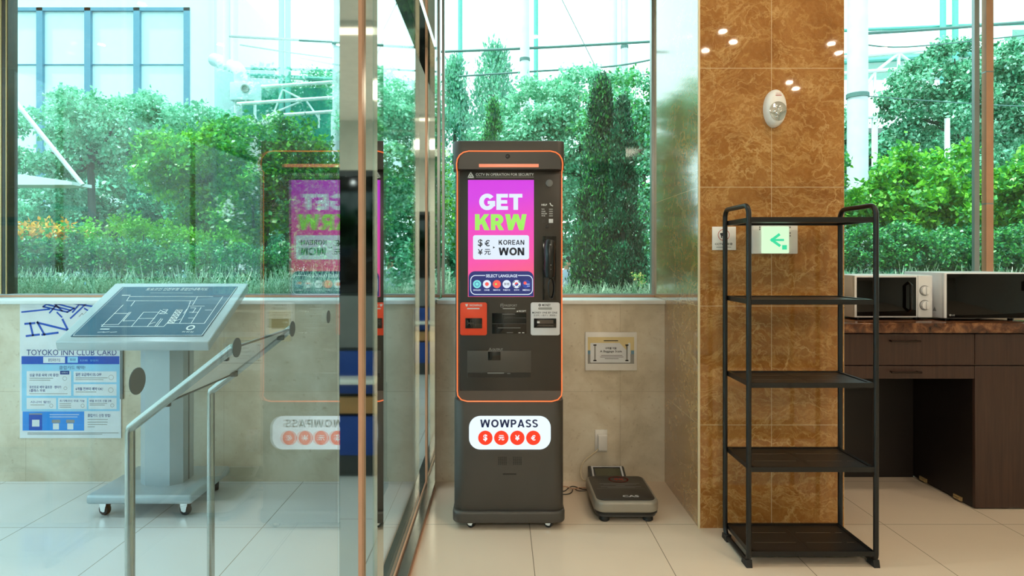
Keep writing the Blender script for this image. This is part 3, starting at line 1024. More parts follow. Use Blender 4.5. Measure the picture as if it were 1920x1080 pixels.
for k_, w_ in enumerate((6, 5, 7)):
    a, b = XZ(1016, 412.3 + 2.3 * k_, YF), XZ(1016 + w_, 411.5 + 2.3 * k_, YF)
    g.rect(a[0], b[0], a[1], b[1], YF, 2)
T('PASSPORT', 957.5, 572.8, 24, 4.0, 1, bold=0.012, Y=YF)
g.stroke(rrect(*XZ(941, 572.8, YF), 5 * sw, 6.5 * sw, 0.8 * sw, 2), 0.9 * sw, YF, 1, closed=True)
g.ring(*XZ(941, 572.2, YF), 1.0 * sw, 1.6 * sw, YF, 1, 10)
a, b = XZ(942.5, 579.5, YF), XZ(966, 577.6, YF)
g.rect(a[0], b[0], a[1], b[1], YF, 1)
T('RECEIPT', 979.5, 583.3, 14, 3.0, 0, Y=YF)
x, z = XZ(970, 583.4, YF)
g.flat([(x - 1.4 * sw, z - 1.4 * sw), (x + 1.4 * sw, z - 1.4 * sw), (x, z + 1.4 * sw)], YF, 0)
T('OUTPUT', 933, 655.5, 20, 4.3, 1, bold=0.012, Y=YF)
x, z = XZ(919, 655.5, YF)
g.stroke([(x - 2.6 * sw, z - 2.4 * sw), (x + 2.6 * sw, z - 2.4 * sw), (x, z + 2.8 * sw)], 1.0 * sw, YF, 1, closed=True)
g.build('printed_lettering', ['whiteink', 'greyink', 'darkgrey'], ks)
def kbox(px0, px1, py0, py1, y0, y1, bev=0.0, Y=3.094):
    a, b = XZ(px0, py1, Y), XZ(px1, py0, Y)
    return MB().box(a[0], b[0], y0, y1, a[1], b[1], bev=bev)
x, z = XZ(1030, 343.3, 3.094)
MB().lathe([(0.018, 0.0), (0.018, -0.003), (0.014, -0.005)], (x, 3.094, z), 'y', 24).build('speaker', 'midgrey', ks)
x, z = XZ(1033, 414.2, 3.094)
kbox(1029, 1037, 410.5, 418, 3.0925, 3.0945, 0.0006).build('help_button', 'palepanel', ks)
x, z = XZ(1026, 424.5, 3.094)
MB().lathe([(0.008, 0), (0.007, -0.004)], (x, 3.094, z), 'y', 16).build('camera_lens', 'black', ks)
# telephone handset in its recess
kbox(1017.5, 1043, 443, 563, 3.0925, 3.0945, 0.001).build('handset_recess', 'blackgloss', ks)
hs = MB()
hp = [P(1031, 452, 3.072), P(1030.5, 462, 3.063), P(1030, 485, 3.060), P(1030, 505, 3.063), P(1030.5, 518, 3.074)]
hs.tube(hp, [0.024, 0.029, 0.026, 0.029, 0.024], 14, 0)
ho = hs.build('handset', 'black', ks)
cp = [P(1033, 520, 3.076)] + [P(1034 + 5.5 * math.sin(t) * (1 if t < PI else 1), 541 - 19 * math.cos(t), 3.082) for t in np.linspace(0.2, 2 * PI - 0.2, 18)]
MB().tube(cp, 0.0032, 6, 0).build('handset_cord', 'black', ho)
hk = MB()
hk.lathe([(0.004, 0), (0.003, -0.003)], P(1032, 459, 3.036), 'y', 10, 0)
for q, w_ in ((497, 2), (505, 1)):
    hk.lathe([(0.0025, 0), (0.002, -0.002)], P(1033, q, 3.036), 'y', 8, 0)
hk.build('handset_studs', 'greyink', ho)
# card, passport and money units
def unit(px0, px1, py0, py1, name, m):
    a, b = XZ(px0, py1, 3.094), XZ(px1, py0, 3.094)
    return MB().prism(rrect((a[0] + b[0]) / 2, (a[1] + b[1]) / 2, b[0] - a[0], b[1] - a[1], 4 * sw), 'y', 3.089, 3.0945, 0, bev=0.001).build(name, m, ks)
cu = unit(863, 913, 567, 628.5, 'card_panel', 'orange')
g = MB()
YU = 3.0886
T('WOWPASS', 892, 572.5, 24, 3.8, 0, bold=0.015, Y=YU)
x, z = XZ(875, 572.5, YU)
g.flat([(x - 2.6 * sw, z + 2.4 * sw), (x + 2.6 * sw, z + 2.4 * sw), (x + 1.6 * sw, z - 1.4 * sw), (x, z - 2.6 * sw), (x - 1.6 * sw, z - 1.4 * sw)], YU, 0)
a, b = XZ(876, 579.6, YU), XZ(899, 577.5, YU)
g.rect(a[0], b[0], a[1], b[1], YU, 0)
g.build('card_lettering', ['palepanel'], cu)
c2 = kbox(872.5, 904, 596.5, 615.5, 3.0855, 3.0892, 0.001, 3.089)
c2.build('card_slot', 'blackgloss', cu)
c3 = MB()
for px in (876.5, 881.5):
    a, b = XZ(px, 610, 3.085), XZ(px + 1.2, 601, 3.085)
    c3.box(a[0], b[0], 3.083, 3.0856, a[1], b[1], 0)
a, b = XZ(891.5, 612, 3.085), XZ(892.5, 599, 3.085)
c3.box(a[0], b[0], 3.083, 3.0856, a[1], b[1], 0)
a, b = XZ(878, 606.5, 3.085), XZ(889, 605, 3.085)
c3.box(a[0], b[0], 3.083, 3.0856, a[1], b[1], 0)
c3.build('card_reader', 'darkgrey', cu)
pu = kbox(922.5, 987, 587, 625.5, 3.0915, 3.0948, 0.001).build('passport_reader', 'blackgloss', ks)
g = MB()
Yq = 3.0911
for (p0, p1, py, m_) in ((942, 966, 589, 0), (946, 986, 596, 1), (923, 986, 607, 1), (933, 976, 614.7, 0), (950, 962, 623.5, 0), (972, 976, 623.8, 2), (979, 983, 623.8, 2)):
    a, b = XZ(p0, py + 0.5, Yq), XZ(p1, py - 0.5, Yq)
    g.box(a[0], b[0], 3.089, 3.0916, a[1], b[1], m_)
g.build('reader_edges', ['midgrey', 'darkgrey', 'whiteink'], pu)
mo = unit(995, 1049.5, 567, 628.5, 'money_panel', 'palepanel')
g = MB()
T('MONEY', 1024.5, 572, 16, 4.4, 0, bold=0.015, Y=YU)
g.ring(*XZ(1012, 572, YU), 1.0 * sw, 2.4 * sw, YU, 0, 14)
a = XZ(1022, 578.5, YU)
g.flat(rrect(a[0], a[1], 26 * sw, 4.6 * sw, 2.2 * sw, 4), YU, 1)
T('MONEY ONE BY ONE', 1021.5, 586.2, 47, 3.6, 0, bold=0.008, Y=YU)
T('한 장씩 · 一枚ずつ · 逐张放入', 1022.5, 591.2, 43, 3.6, 0, Y=YU)
g.build('money_lettering', ['blackink', 'greyink'], mo)
kbox(1001, 1043, 597, 614.5, 3.0852, 3.0892, 0.001, 3.089).build('money_slot', 'blackgloss', mo)
m2 = MB()
a, b = XZ(1007.5, 606.5, 3.085), XZ(1037.5, 600, 3.085)
m2.box(a[0], b[0], 3.0835, 3.0854, a[1], b[1], 0)
a, b = XZ(1007.5, 611.5, 3.085), XZ(1037.5, 610, 3.085)
m2.box(a[0], b[0], 3.0835, 3.0854, a[1], b[1], 0)
a, b = XZ(1007, 606, 3.0834), XZ(1012, 602.5, 3.0834)
m2.box(a[0], b[0], 3.0828, 3.0836, a[1], b[1], 1)
m2.build('note_feeder', ['kioskledge', 'palepanel'], mo)
# output bay
ob = kbox(876, 996, 657.5, 708.5, 3.0905, 3.0945, 0.001).build('output_tray', 'kiosk', ks)
kbox(915, 938.5, 659.5, 675.5, 3.088, 3.0908, 0.001, 3.09).build('output_shutter', 'blackgloss', ob)
g = MB()
a, b = XZ(877, 708, 3.09), XZ(995, 699, 3.09)
g.box(a[0], b[0], 3.0885, 3.0907, a[1], b[1], 1)
a, b = XZ(914, 700.5, 3.088), XZ(945, 698.5, 3.088)
g.box(a[0], b[0], 3.087, 3.0888, a[1], b[1], 0)
a, b = XZ(951, 701, 3.088), XZ(957, 699.8, 3.088)
g.box(a[0], b[0], 3.087, 3.0888, a[1], b[1], 0)
g.build('output_lip', ['midgrey', 'black'], ob)
# light box
a, b = XZ(879.5, 842.5, 3.06), XZ(1032.5, 780, 3.06)
lb = MB().prism(rrect((a[0] + b[0]) / 2, (a[1] + b[1]) / 2, b[0] - a[0], b[1] - a[1], 21 * sw, 10), 'y', 3.056, 3.063, 0, bev=0.001).build('light_box', 'lightbox', ks)
g = MB()
YL = 3.0556
g.heavy('WOWPASS', *XZ(954.5, 794, YL), 107 * sw, 14.5 * sw, YL, 0, 0.23, 0.13)
for s, px in (('$', 910), ('元', 940), ('¥', 970), ('€', 1000)):
    x, z = XZ(px, 821, YL)
    g.disc(x, z, 13.4 * sw, YL, 1, 32)
    T(s, px, 821, None, 13 if s == '$' else 10, 2, bold=0.03, Y=3.0552)
g.build('sign_lettering', ['lb_navy', 'lb_red', 'lightbox'], lb)
g = MB()
for cx0 in (942, 970):
    g = MB()
    for i in range(5):
        for j in range(5):
            x, z = XZ(cx0 - 7 + 3.5 * i, 858 + 3.2 * j, 3.06)
            g.box(x - 0.0028, x + 0.0028, 3.0605, 3.0632, z - 0.0024, z + 0.0024, 0)
    g.build('speaker_grille', 'black', ks)
kbox(943, 968, 888, 890.5, 3.0605, 3.0632, 0.0, 3.06).build('slot', 'black', ks)

# ================================================================== notices, socket, poster on the low wall
YW = 3.7145
swl = YW / F
def wr(px0, px1, py0, py1, Y=YW):
    a, b = XZ(px0, py1, Y), XZ(px1, py0, Y)
    return a[0], b[0], a[1], b[1]
# framed notice above the scale
a = wr(1097, 1193.5, 622.5, 694)
nt = thing('framed_notice', 'small framed notice about the luggage scale on the wall right of the kiosk', 'notice', ((a[0] + a[1]) / 2, YW, a[2]))
MB().box(a[0], a[1], 3.701, YW, a[2], a[3], 0, bev=0.002).build('frame', 'white', nt)
g = MB()
yy = 3.7006
def nrect(px0, px1, py0, py1, m, y=yy):
    q = wr(px0, px1, py0, py1, y)
    g.rect(q[0], q[1], q[2], q[3], y, m)
nrect(1102, 1189, 632, 682, 1)
nrect(1102, 1189, 664, 682, 2, 3.7003)
nrect(1102, 1107, 657, 664, 3, 3.7003)
nrect(1183, 1189, 657, 664, 3, 3.7003)
q = wr(1107, 1182, 643, 680, 3.7)
g.flat(rrect((q[0] + q[1]) / 2, (q[2] + q[3]) / 2, q[1] - q[0], q[3] - q[2], 0.006), 3.7, 0)
for xx in (1115.5, 1175.5):
    nrect(xx - 1.4, xx + 1.4, 647, 677, 2, 3.6997)
    for yc in (647, 676):
        nrect(xx - 3, xx + 3, yc - 1.2, yc + 1.2, 4, 3.6996)
nrect(1132, 1159, 638, 639.6, 4, 3.6997)
q = [XZ(1162, 643, 3.6997), XZ(1178, 643, 3.6997), XZ(1174, 656, 3.6997)]
g.flat(q, 3.6997, 1)
def ntext(s, px, py, w, h, m, y=3.6996, al='c', bold=0.0):
    x, z = XZ(px, py, y)
    g.text(s, x, z, w * swl if w else None, h * swl if h else None, y, m, al, bold)
ntext('수하물 저울', 1145.5, 653, 21, 4.4, 4, bold=0.02)
ntext('A Baggage Scale', 1145.5, 659.3, 41, 5, 4, bold=0.015)
for k_, w_ in enumerate((40, 44, 26)):
    nrect(1147 - w_ / 2, 1147 + w_ / 2, 666 + 3 * k_, 666.8 + 3 * k_, 5, 3.6996)
g.build('printed_sheet', ['paper', 'noticeyellow', 'greyink', 'noticeblue', 'blackink', 'darkgrey'], nt)
# faint paper notice low on the wall left of the post
a = wr(505, 545, 582, 640)
nb = thing('paper_notice', 'cream paper notice on the low wall behind the tilted sign stand', 'notice', ((a[0] + a[1]) / 2, YW, a[2]))
MB().box(a[0], a[1], 3.7125, YW, a[2], a[3], 0).build('sheet', 'grout', nb)
g = MB()
nrect(509, 541, 598, 617, 1, 3.712)
for k_, w_ in enumerate((24, 30, 28, 20)):
    nrect(511, 511 + w_, 586 + 3 * k_, 587 + 3 * k_, 0, 3.712)
g.build('printed_lines', ['gold', 'gold'], nb)
# wall socket with charger and beige cord
a = wr(1115.5, 1138.5, 805, 847)
so = thing('wall_socket', 'white wall socket low on the wall above the scale', 'socket', ((a[0] + a[1]) / 2, YW, a[2]))
MB().box(a[0], a[1], 3.706, YW, a[2], a[3], 0, bev=0.003).build('cover_plate', 'white', so)
a = wr(1120, 1137, 812, 842)
so2 = thing('power_plug', 'white plug in the wall socket with a beige cord down to the scale', 'plug', ((a[0] + a[1]) / 2, 3.69, a[2]))
MB().box(a[0], a[1], 3.672, 3.7058, a[2], a[3], 0, bev=0.006, seg=3).build('plug_body', 'white', so2)
def smooth_path(pts, n=8):
    pts = [Vector(p) for p in pts]
    out = []
    for i in range(len(pts) - 1):
        p0, p1, p2, p3 = pts[max(i - 1, 0)], pts[i], pts[i + 1], pts[min(i + 2, len(pts) - 1)]
        for k in range(n):
            t = k / n
            out.append(0.5 * ((2 * p1) + (p2 - p0) * t + (2 * p0 - 5 * p1 + 4 * p2 - p3) * t * t + (3 * p1 - p0 - 3 * p2 + p3) * t ** 3))
    out.append(pts[-1])
    return out
cpts = [P(1122, 841, 3.685), P(1117, 847, 3.68), P(1104, 857, 3.67), P(1093, 868, 3.66), P(1089, 882, 3.65), P(1090, 893, 3.63), P(1095, 901, 3.60), (0.505, 3.552, 0.07)]
MB().tube(smooth_path(cpts), 0.004, 8, 0).build('cord', 'beigecord', so2)
# poster: printed card hung below the sill
a = wr(38.5, 228, 565, 821)
po = thing('poster', 'white and blue hotel club card poster on the wall behind the map stand', 'poster', ((a[0] + a[1]) / 2, YW, a[2]))
MB().box(a[0], a[1], 3.709, YW, a[2], a[3], 0).build('sheet', 'paper', po)
b = MB()
q = wr(226, 231, 655, 748, 3.71)
b.box(q[0], q[1], 3.704, YW, q[2], q[3], 0)
b.build('side_clip', 'silverdk', po)
g = MB()
L0, L1, L2, L3 = 3.7086, 3.7082, 3.7078, 3.7074
def cr(x0, x1, y0, y1, m, Y=L0):      # rectangle in the poster crop's own units
    q = wr(30 + x0 / 3.724, 30 + x1 / 3.724, 540 + y0 / 3.724, 540 + y1 / 3.724, Y)
    g.rect(q[0], q[1], q[2], q[3], Y, m)
def cp_(x, y, Y=L1):
    return XZ(30 + x / 3.724, 540 + y / 3.724, Y)
def cs(pts, w, m, Y=L1):
    g.stroke([cp_(x, y, Y) for x, y in pts], w / 3.724 * swl, Y, m)
def ct(s, x, y, w, h, m, Y=L1, al='c', bold=0.0):
    X, Z = cp_(x, y, Y)
    g.text(s, X, Z, w / 3.724 * swl if w else None, h / 3.724 * swl if h else None, Y, m, al, bold)
# brand strokes on the white head of the poster
for pts in ([(42, 168), (232, 148)], [(190, 130), (235, 97), (405, 142), (358, 168), (192, 131)], [(215, 114), (380, 156)], [(302, 96), (236, 172)],
            [(262, 105), (322, 160)], [(288, 172), (318, 202)], [(330, 98), (530, 128)], [(502, 98), (382, 210)], [(438, 118), (396, 168)], [(480, 144), (500, 156)], [(330, 98), (300, 112)]):
    cs(pts, 11, 1)
for pts in ([(65, 250), (128, 245)], [(98, 247), (118, 330)], [(75, 335), (160, 325)], [(150, 240), (198, 325)], [(150, 242), (366, 295)], [(184, 326), (290, 312)], [(326, 222), (364, 296)]):
    cs(pts, 14, 1)
cs([(440, 200), (462, 176), (470, 190), (492, 165)], 3, 5)
ct('TOYOKO INN CLUB CARD', 388, 450, 628, 40, 3)
cr(38, 722, 476, 532, 1)
cr(190, 342, 480, 524, 0, L1)
ct('클럽회원가입', 266, 502, 84, 22, 3, L2)
cr(360, 432, 480, 522, 2, L1)
ct('회원', 396, 500, 40, 18, 3, L2)
ct('포인트제도', 474, 506, 56, 13, 2, L1)
ct('앱 다운로드', 548, 506, 58, 13, 2, L1)
cr(40, 724, 532, 860, 2)
cr(44, 730, 860, 1000, 7)
ct('클럽카드 혜택!', 392, 556, 180, 26, 3)
for (x0, x1, y0, y1) in ((74, 384, 580, 752), (402, 702, 582, 658), (402, 702, 672, 752), (74, 280, 768, 846), (294, 494, 768, 846), (506, 702, 768, 846)):
    cr(x0, x1, y0, y1, 0, L1)
ct('싱글 무료 숙박 1박 증정!', 94, 608, 205, 22, 3, L2, 'l', 0.015)
cr(308, 372, 578, 604, 3, L2)
ct('10박시', 340, 591, 42, 13, 0, L3)
ct('포인트로 예약 골프장 · 렌터카', 94, 692, 222, 20, 3, L2, 'l', 0.015)
ct('1클래스 무료', 94, 716, 110, 20, 3, L2, 'l', 0.015)
ct('일반 요금에서 5% OFF', 416, 604, 180, 24, 3, L2, 'l', 0.015)
ct('6개월 전부터 예약 OK!', 416, 704, 190, 22, 3, L2, 'l', 0.015)
ct('시니어 할인', 100, 796, 140, 17, 3, L2, 'l', 0.01)
ct('조기체크인 무료 가능', 304, 788, 175, 16, 3, L2, 'l', 0.01)
ct('매월 포인트 선물 2배', 514, 788, 150, 16, 3, L2, 'l', 0.01)
ct('클럽카드 신청 방법!', 500, 890, 160, 22, 3, L1, 'l', 0.01)
for (x0, x1, y) in ((94, 260, 630), (94, 240, 644), (94, 360, 738), (416, 640, 628), (416, 610, 640), (416, 560, 726), (100, 200, 816), (304, 385, 808), (304, 385, 820), (304, 385, 832), (514, 636, 806), (514, 620, 817), (500, 640, 918), (500, 640, 936), (500, 636, 953), (500, 550, 970), (80, 716, 1012), (80, 602, 1021), (234, 440, 884), (234, 430, 900)):
    cr(x0, x1, y - 2, y + 2, 4 if y != 884 and y != 900 else 0, L2)
for (x, y, r) in ((664, 624, 18), (662, 713, 18), (340, 632, 15), (465, 822, 13), (246, 822, 13), (672, 820, 13), (345, 700, 12)):
    X, Z = cp_(x, y, L2)
    g.ring(X, Z, (r - 2.5) / 3.724 * swl, r / 3.724 * swl, L2, 4, 16)
cr(46, 476, 862, 996, 6, L1)
cr(90, 182, 876, 992, 1, L2)
cr(92, 182, 876, 884, 4, L3)
for x0 in (250, 350):
    cr(x0, x0 + 58, 920, 942, 4, L2)
    cr(x0 + 8, x0 + 50, 946, 988, 0, L2)
cr(112, 164, 920, 968, 0, L3)
g.build('printed_design', ['paper', 'pblue', 'plblue', 'pnavy', 'greyink', 'midgrey', 'pmblue', 'paper'], po)

# ================================================================== tactile map stand on castors
ms = thing('map_stand', 'silver pedestal with a tilted dark blue floor map standing on castors left of the partition', 'map stand', (-1.878, 3.38, 0))
bx0, bx1, yf, yb, zf, zb = -2.268, -1.488, 3.115, 3.605, 0.928, 1.207
Lb = math.hypot(yb - yf, zb - zf)
ey = Vector((0, yb - yf, zb - zf)) / Lb
nn = Vector((0, -ey.z, ey.y))
p0 = Vector((0, yf, zf))
def onboard(px, py, off):
    d = Vector(((px - CX) / F, 1.0, -(py - CY) / F))
    o = Vector((0, 0, CH))
    t = (p0 + nn * off - o).dot(nn) / d.dot(nn)
    return o + d * t
tb = MB()
cs4 = [Vector((bx0, yf, zf)), Vector((bx1, yf, zf)), Vector((bx1, yb, zb)), Vector((bx0, yb, zb))]
b = bmesh.new()
tv = [b.verts.new(p) for p in cs4]
bv = [b.verts.new(p + Vector((0, 0.012, -0.05))) for p in cs4]
b.faces.new(tv); b.faces.new(bv[::-1])
for i in range(4):
    b.faces.new((tv[i], bv[i], bv[(i + 1) % 4], tv[(i + 1) % 4]))
bmesh.ops.recalc_face_normals(b, faces=list(b.faces))
bmesh.ops.bevel(b, geom=list(b.edges), offset=0.008, segments=3, profile=0.5, affect='EDGES')
tb.bm(b, 0, True)
brd = tb.build('tilted_board', 'silver', ms)
def bc(x, y, off=0.0045):     # pixel of the board crop -> point on the board
    return onboard(100 + x / 5.0526, 520 + y / 5.0526, off)
pn = MB()
q = [bc(165, 562, 0.001), bc(1415, 557, 0.001), bc(1748, 90, 0.001), bc(655, 95, 0.001)]
pn.add(q + [p + nn * 0.003 for p in q], [(4, 5, 6, 7), (0, 1, 5, 4), (1, 2, 6, 5), (2, 3, 7, 6), (3, 0, 4, 7)], 0)
pnl = pn.build('map_panel', 'mapblue', brd)
g = MB()
def bl(pts, w=0.0034, off=0.0046, m=0):
    pts = [bc(x, y, off) for x, y in pts]
    for a_, b_ in zip(pts[:-1], pts[1:]):
        d = (b_ - a_)
        if d.length < 1e-6:
            continue
        d.normalize()
        s = nn.cross(d) * w / 2
        e = d * w / 2
        g.quad(a_ - e - s, b_ + e - s, b_ + e + s, a_ - e + s, m)
bl([(190, 552), (1405, 548), (1735, 98)], 0.003)
bl([(190, 552), (200, 535), (662, 98)], 0.002)
for pts in ([(720, 182), (1510, 182)], [(720, 182), (695, 222), (1330, 222)], [(1365, 185), (1320, 262)], [(1605, 182), (1430, 436)], [(1430, 436), (1080, 436)],
            [(770, 226), (735, 272)], [(660, 262), (455, 466), (1045, 466), (1110, 400)], [(575, 342), (700, 342)], [(720, 330), (640, 420)], [(735, 330), (660, 415)], [(455, 450), (615, 446), (640, 420)],
            [(665, 412), (770, 410)], [(855, 330), (740, 466)], [(855, 330), (1000, 330)], [(815, 390), (960, 388)], [(1010, 318), (890, 466)], [(905, 445), (965, 425)], [(1020, 390), (960, 466)], [(1035, 395), (978, 466)],
            [(1040, 305), (1085, 305), (1055, 345), (1005, 345)], [(1300, 225), (1275, 290)], [(1290, 272), (1430, 272)], [(1275, 290), (1195, 436)], [(1400, 285), (1305, 436)], [(1300, 290), (1350, 290), (1320, 335)],
            [(1280, 385), (1330, 385)], [(1265, 300), (1235, 340)], [(1290, 330), (1375, 330)], [(1500, 310), (1440, 310)], [(1160, 410), (1205, 395)]):
    bl(pts)
for (x0, y0, x1, y1) in ((1190, 305, 1085, 430),):
    bl([(1165, 308), (1225, 308), (1140, 432), (1080, 432), (1165, 308)])
    for k_ in range(5):
        t0, t1 = k_ / 5, (k_ + 1) / 5
        A = (1165 - 85 * t0, 308 + 124 * t0); B = (1225 - 85 * t0, 308 + 124 * t0)
        C_ = (1165 - 85 * t1, 308 + 124 * t1); D = (1225 - 85 * t1, 308 + 124 * t1)
        bl([A, D]); bl([B, C_]); bl([A, B])
bl([(1012, 310), (1080, 345)]); bl([(1085, 308), (1008, 343)])
bl([(655, 170), (725, 170)], 0.007); bl([(450, 490), (525, 490)], 0.007)
for x_ in (420, 470, 540):
    bl([(x_, 520), (x_ + 60, 516)], 0.003)
bl([(920, 148), (1320, 150)], 0.002)
cc = bc(1300, 476, 0.0048)
ex = Vector((1, 0, 0))
ring = [cc + (ex * math.cos(t) + ey * math.sin(t)) * 0.018 for t in np.linspace(0, 2 * PI, 21)]
for a_, b_ in zip(ring[:-1], ring[1:]):
    d = (b_ - a_).normalized(); s = nn.cross(d) * 0.004
    g.quad(a_ - s, b_ - s, b_ + s, a_ + s)
def btext(s, x, y, w, h, m=0, off=0.0046):
    c = bc(x, y, off)
    t = MB().text(s, 0, 0, w, h, 0, m)
    R = Matrix(((1, 0, 0, c.x), (0, -nn.y, ey.y, c.y), (0, -nn.z, ey.z, c.z), (0, 0, 0, 1)))
    t.xform(R)
    g.add(t.v, t.f, m)
btext('토요코인 인천부평 종합안내촉지도', 1175, 112, 0.355, 0.030)
btext('화장실', 1272, 516, 0.06, 0.012)
g.build('map_lines', 'whiteink', pnl)
pd = MB()
prof = [(-1.917, 3.30), (-1.785, 3.30), (-1.735, 3.345), (-1.735, 3.40), (-1.745, 3.40), (-1.745, 3.412), (-1.735, 3.412), (-1.735, 3.46), (-1.967, 3.46), (-1.967, 3.412), (-1.957, 3.412), (-1.957, 3.40), (-1.967, 3.40), (-1.967, 3.345)]
pd.prism(prof, 'z', 0.126, 0.985, 0)
pd.build('pedestal', 'silver', ms)
MB().box(-1.744, -1.7346, 3.4005, 3.4115, 0.127, 0.98, 0).build('groove', 'silverdk', ms)
MB().box(-1.9675, -1.958, 3.4005, 3.4115, 0.127, 0.98, 0).build('groove', 'silverdk', ms)
MB().box(-2.15, -1.604, 3.17, 3.63, 0.078, 0.127, 0, bev=0.014, seg=4).build('base_plate', 'silver', ms)
for x, y in ((-2.09, 3.235), (-1.665, 3.235), (-2.09, 3.575), (-1.665, 3.575)):
    castor(x, y, 0.031, 0.024, ms, 1.25 if y < 3.4 else 0.6, 0.079)

# ================================================================== tilted sign holder on two steel posts
sx_, ya_, yb_ = -1.12, 1.85, 2.365
ss = thing('sign_stand', 'satin steel sign stand with two posts and a tilted white plate behind the glass', 'sign stand', (sx_, (ya_ + yb_) / 2, 0))
ud = Vector((0.312, 0, 0.244)).normalized()
La = 0.396
for y in (ya_, yb_):
    pts = [Vector((sx_, y, 0.01)), Vector((sx_, y, 0.55)), Vector((sx_, y, 0.828))] + [Vector((sx_, y, 0.838)) + ud * 0.004] + [Vector((sx_, y, 0.838)) + ud * t for t in (0.03, La / 2, La)]
    MB().tube(pts, 0.0142, 14, 0).build('steel_post', 'tube', ss)
pl = MB()
up_ = Vector((-ud.z, 0, ud.x))
for (t0, t1, off, th, m) in ((0.10, La - 0.01, 0.004, 0.004, 0),):
    A = Vector((sx_, 0, 0.838))
    c4 = []
    for t, y in ((t0, ya_ + 0.016), (t0, yb_ - 0.016), (t1, yb_ - 0.016), (t1, ya_ + 0.016)):
        c = A + ud * t + up_ * off
        c4.append(Vector((c.x, y, c.z)))
    pl.add(c4 + [p + up_ * th for p in c4], [(0, 1, 2, 3), (4, 5, 6, 7), (0, 1, 5, 4), (1, 2, 6, 5), (2, 3, 7, 6), (3, 0, 4, 7)], m)
pl.build('sign_plate', 'acrylic', ss)
for t in (0.098, La - 0.012):
    ed = MB()
    c = Vector((sx_, 0, 0.838)) + ud * t + up_ * 0.004
    ed.tube([(c.x, ya_ + 0.012, c.z), (c.x, yb_ - 0.012, c.z)], 0.005, 8, 0)
    ed.build('plate_rail', 'silverdk', ss)
for y in (ya_ + 0.02, yb_ - 0.02):
    for t in (0.12, La - 0.05):
        c = Vector((sx_, y, 0.838)) + ud * t - up_ * 0.006
        cl = MB()
        cl.box(c.x - 0.012, c.x + 0.012, c.y - 0.008, c.y + 0.008, c.z - 0.008, c.z + 0.008, 0, bev=0.002)
        cl.build('clamp', 'silverdk', ss)
MB().box(sx_ - 0.16, sx_ + 0.2, ya_ - 0.03, yb_ + 0.03, 0.0, 0.012, 0, bev=0.003).build('base_plate', 'tube', ss)

# ================================================================== luggage scale on the floor
sc_ = thing('luggage_scale', 'grey and black luggage scale on the floor right of the kiosk', 'scale', (0.645, 3.34, 0))
X0, X1, Yf, Yb_ = 0.478, 0.812, 3.125, 3.505
MB().prism(rrect2(X0 + 0.012, X1 - 0.012, Yf + 0.012, Yb_ - 0.005, 0.05, 0.03), 'z', 0.026, 0.050, 0, bev=0.004).build('under_tray', 'darkgrey', sc_)
MB().prism(rrect2(X0, X1, Yf, Yb_, 0.06, 0.035), 'z', 0.050, 0.108, 0, bev=0.014, seg=4).build('platform_rim', 'scalegrey', sc_)
MB().prism(rrect2(X0 + 0.004, X1 - 0.004, Yf + 0.004, Yb_, 0.055, 0.035), 'z', 0.043, 0.052, 0).build('rubber_seal', 'black', sc_)
pt = MB().prism(rrect2(X0 + 0.016, X1 - 0.016, Yf + 0.024, Yb_ - 0.008, 0.04, 0.028), 'z', 0.107, 0.1105, 0, bev=0.001)
pto = pt.build('platform', 'scaletop', sc_)
def topprint(mb, zt):
    return mb.xform(Matrix.Translation((0, 0, zt)) @ Matrix.Rotation(-PI / 2, 4, 'X'))
g = MB()
xm = (X0 + X1) / 2
g.text('CAS', xm + 0.03, Yf + 0.075, 0.085, 0.026, 0, 1, 'c', 0.03)
el = [(xm + 0.012 + 0.052 * math.cos(t), Yb_ - 0.062 + 0.042 * math.sin(t)) for t in np.linspace(0, 2 * PI, 29)[:-1]]
g.stroke(el, 0.008, 0, 0, closed=True)
g.text('주의', xm + 0.012, Yb_ - 0.062, 0.05, 0.036, 0, 0, 'c', 0.03)
for k_, (w_, d_) in enumerate(((0.22, 0.125), (0.18, 0.142), (0.05, 0.156), (0.22, 0.172), (0.15, 0.184))):
    g.rect(xm + 0.005 - w_ / 2, xm + 0.005 + w_ / 2, Yb_ - d_ - 0.003, Yb_ - d_ + 0.003, 0, 2)
g.rect(X0 + 0.035, X1 - 0.035, Yb_ - 0.2, Yb_ - 0.1975, 0, 2)
topprint(g, 0.1112)
g.build('printed_marks', ['redink', 'palepanel', 'midgrey'], pto)
for x, y in ((X0 + 0.055, Yf + 0.045), (X1 - 0.055, Yf + 0.045), (X0 + 0.05, Yb_ - 0.05), (X1 - 0.05, Yb_ - 0.05)):
    MB().lathe([(0.020, 0), (0.026, 0.004), (0.026, 0.018), (0.018, 0.028)], (x, y, 0), 'z', 20).build('foot', 'rubber', sc_)
dh = MB()
dh.prism([(3.515, 0.0), (3.625, 0.0), (3.625, 0.125), (3.60, 0.128), (3.515, 0.09)], 'x', 0.51, 0.72, 0, bev=0.006)
dho = dh.build('display_head', 'darkgrey', sc_)
def sl(x, t, off):   # point on the slanted face of the display head
    return Vector((x, 3.515 + 0.085 * t, 0.09 + 0.038 * t + off))
MB().add([sl(0.545, 0.15, 0.001), sl(0.69, 0.15, 0.001), sl(0.69, 0.85, 0.001), sl(0.545, 0.85, 0.001)], [(0, 1, 2, 3)]).build('display_window', 'lcd', dho)
fr_ = MB()
for xx in (0.530, 0.700):
    fr_.tube([sl(xx, 0.0, 0.002), sl(xx, 0.97, 0.003)], 0.006, 8, 0)
fr_.tube([sl(0.530, 0.97, 0.003), sl(0.700, 0.97, 0.003)], 0.003, 8, 0)
fr_.build('display_rail', 'palepanel', dho)
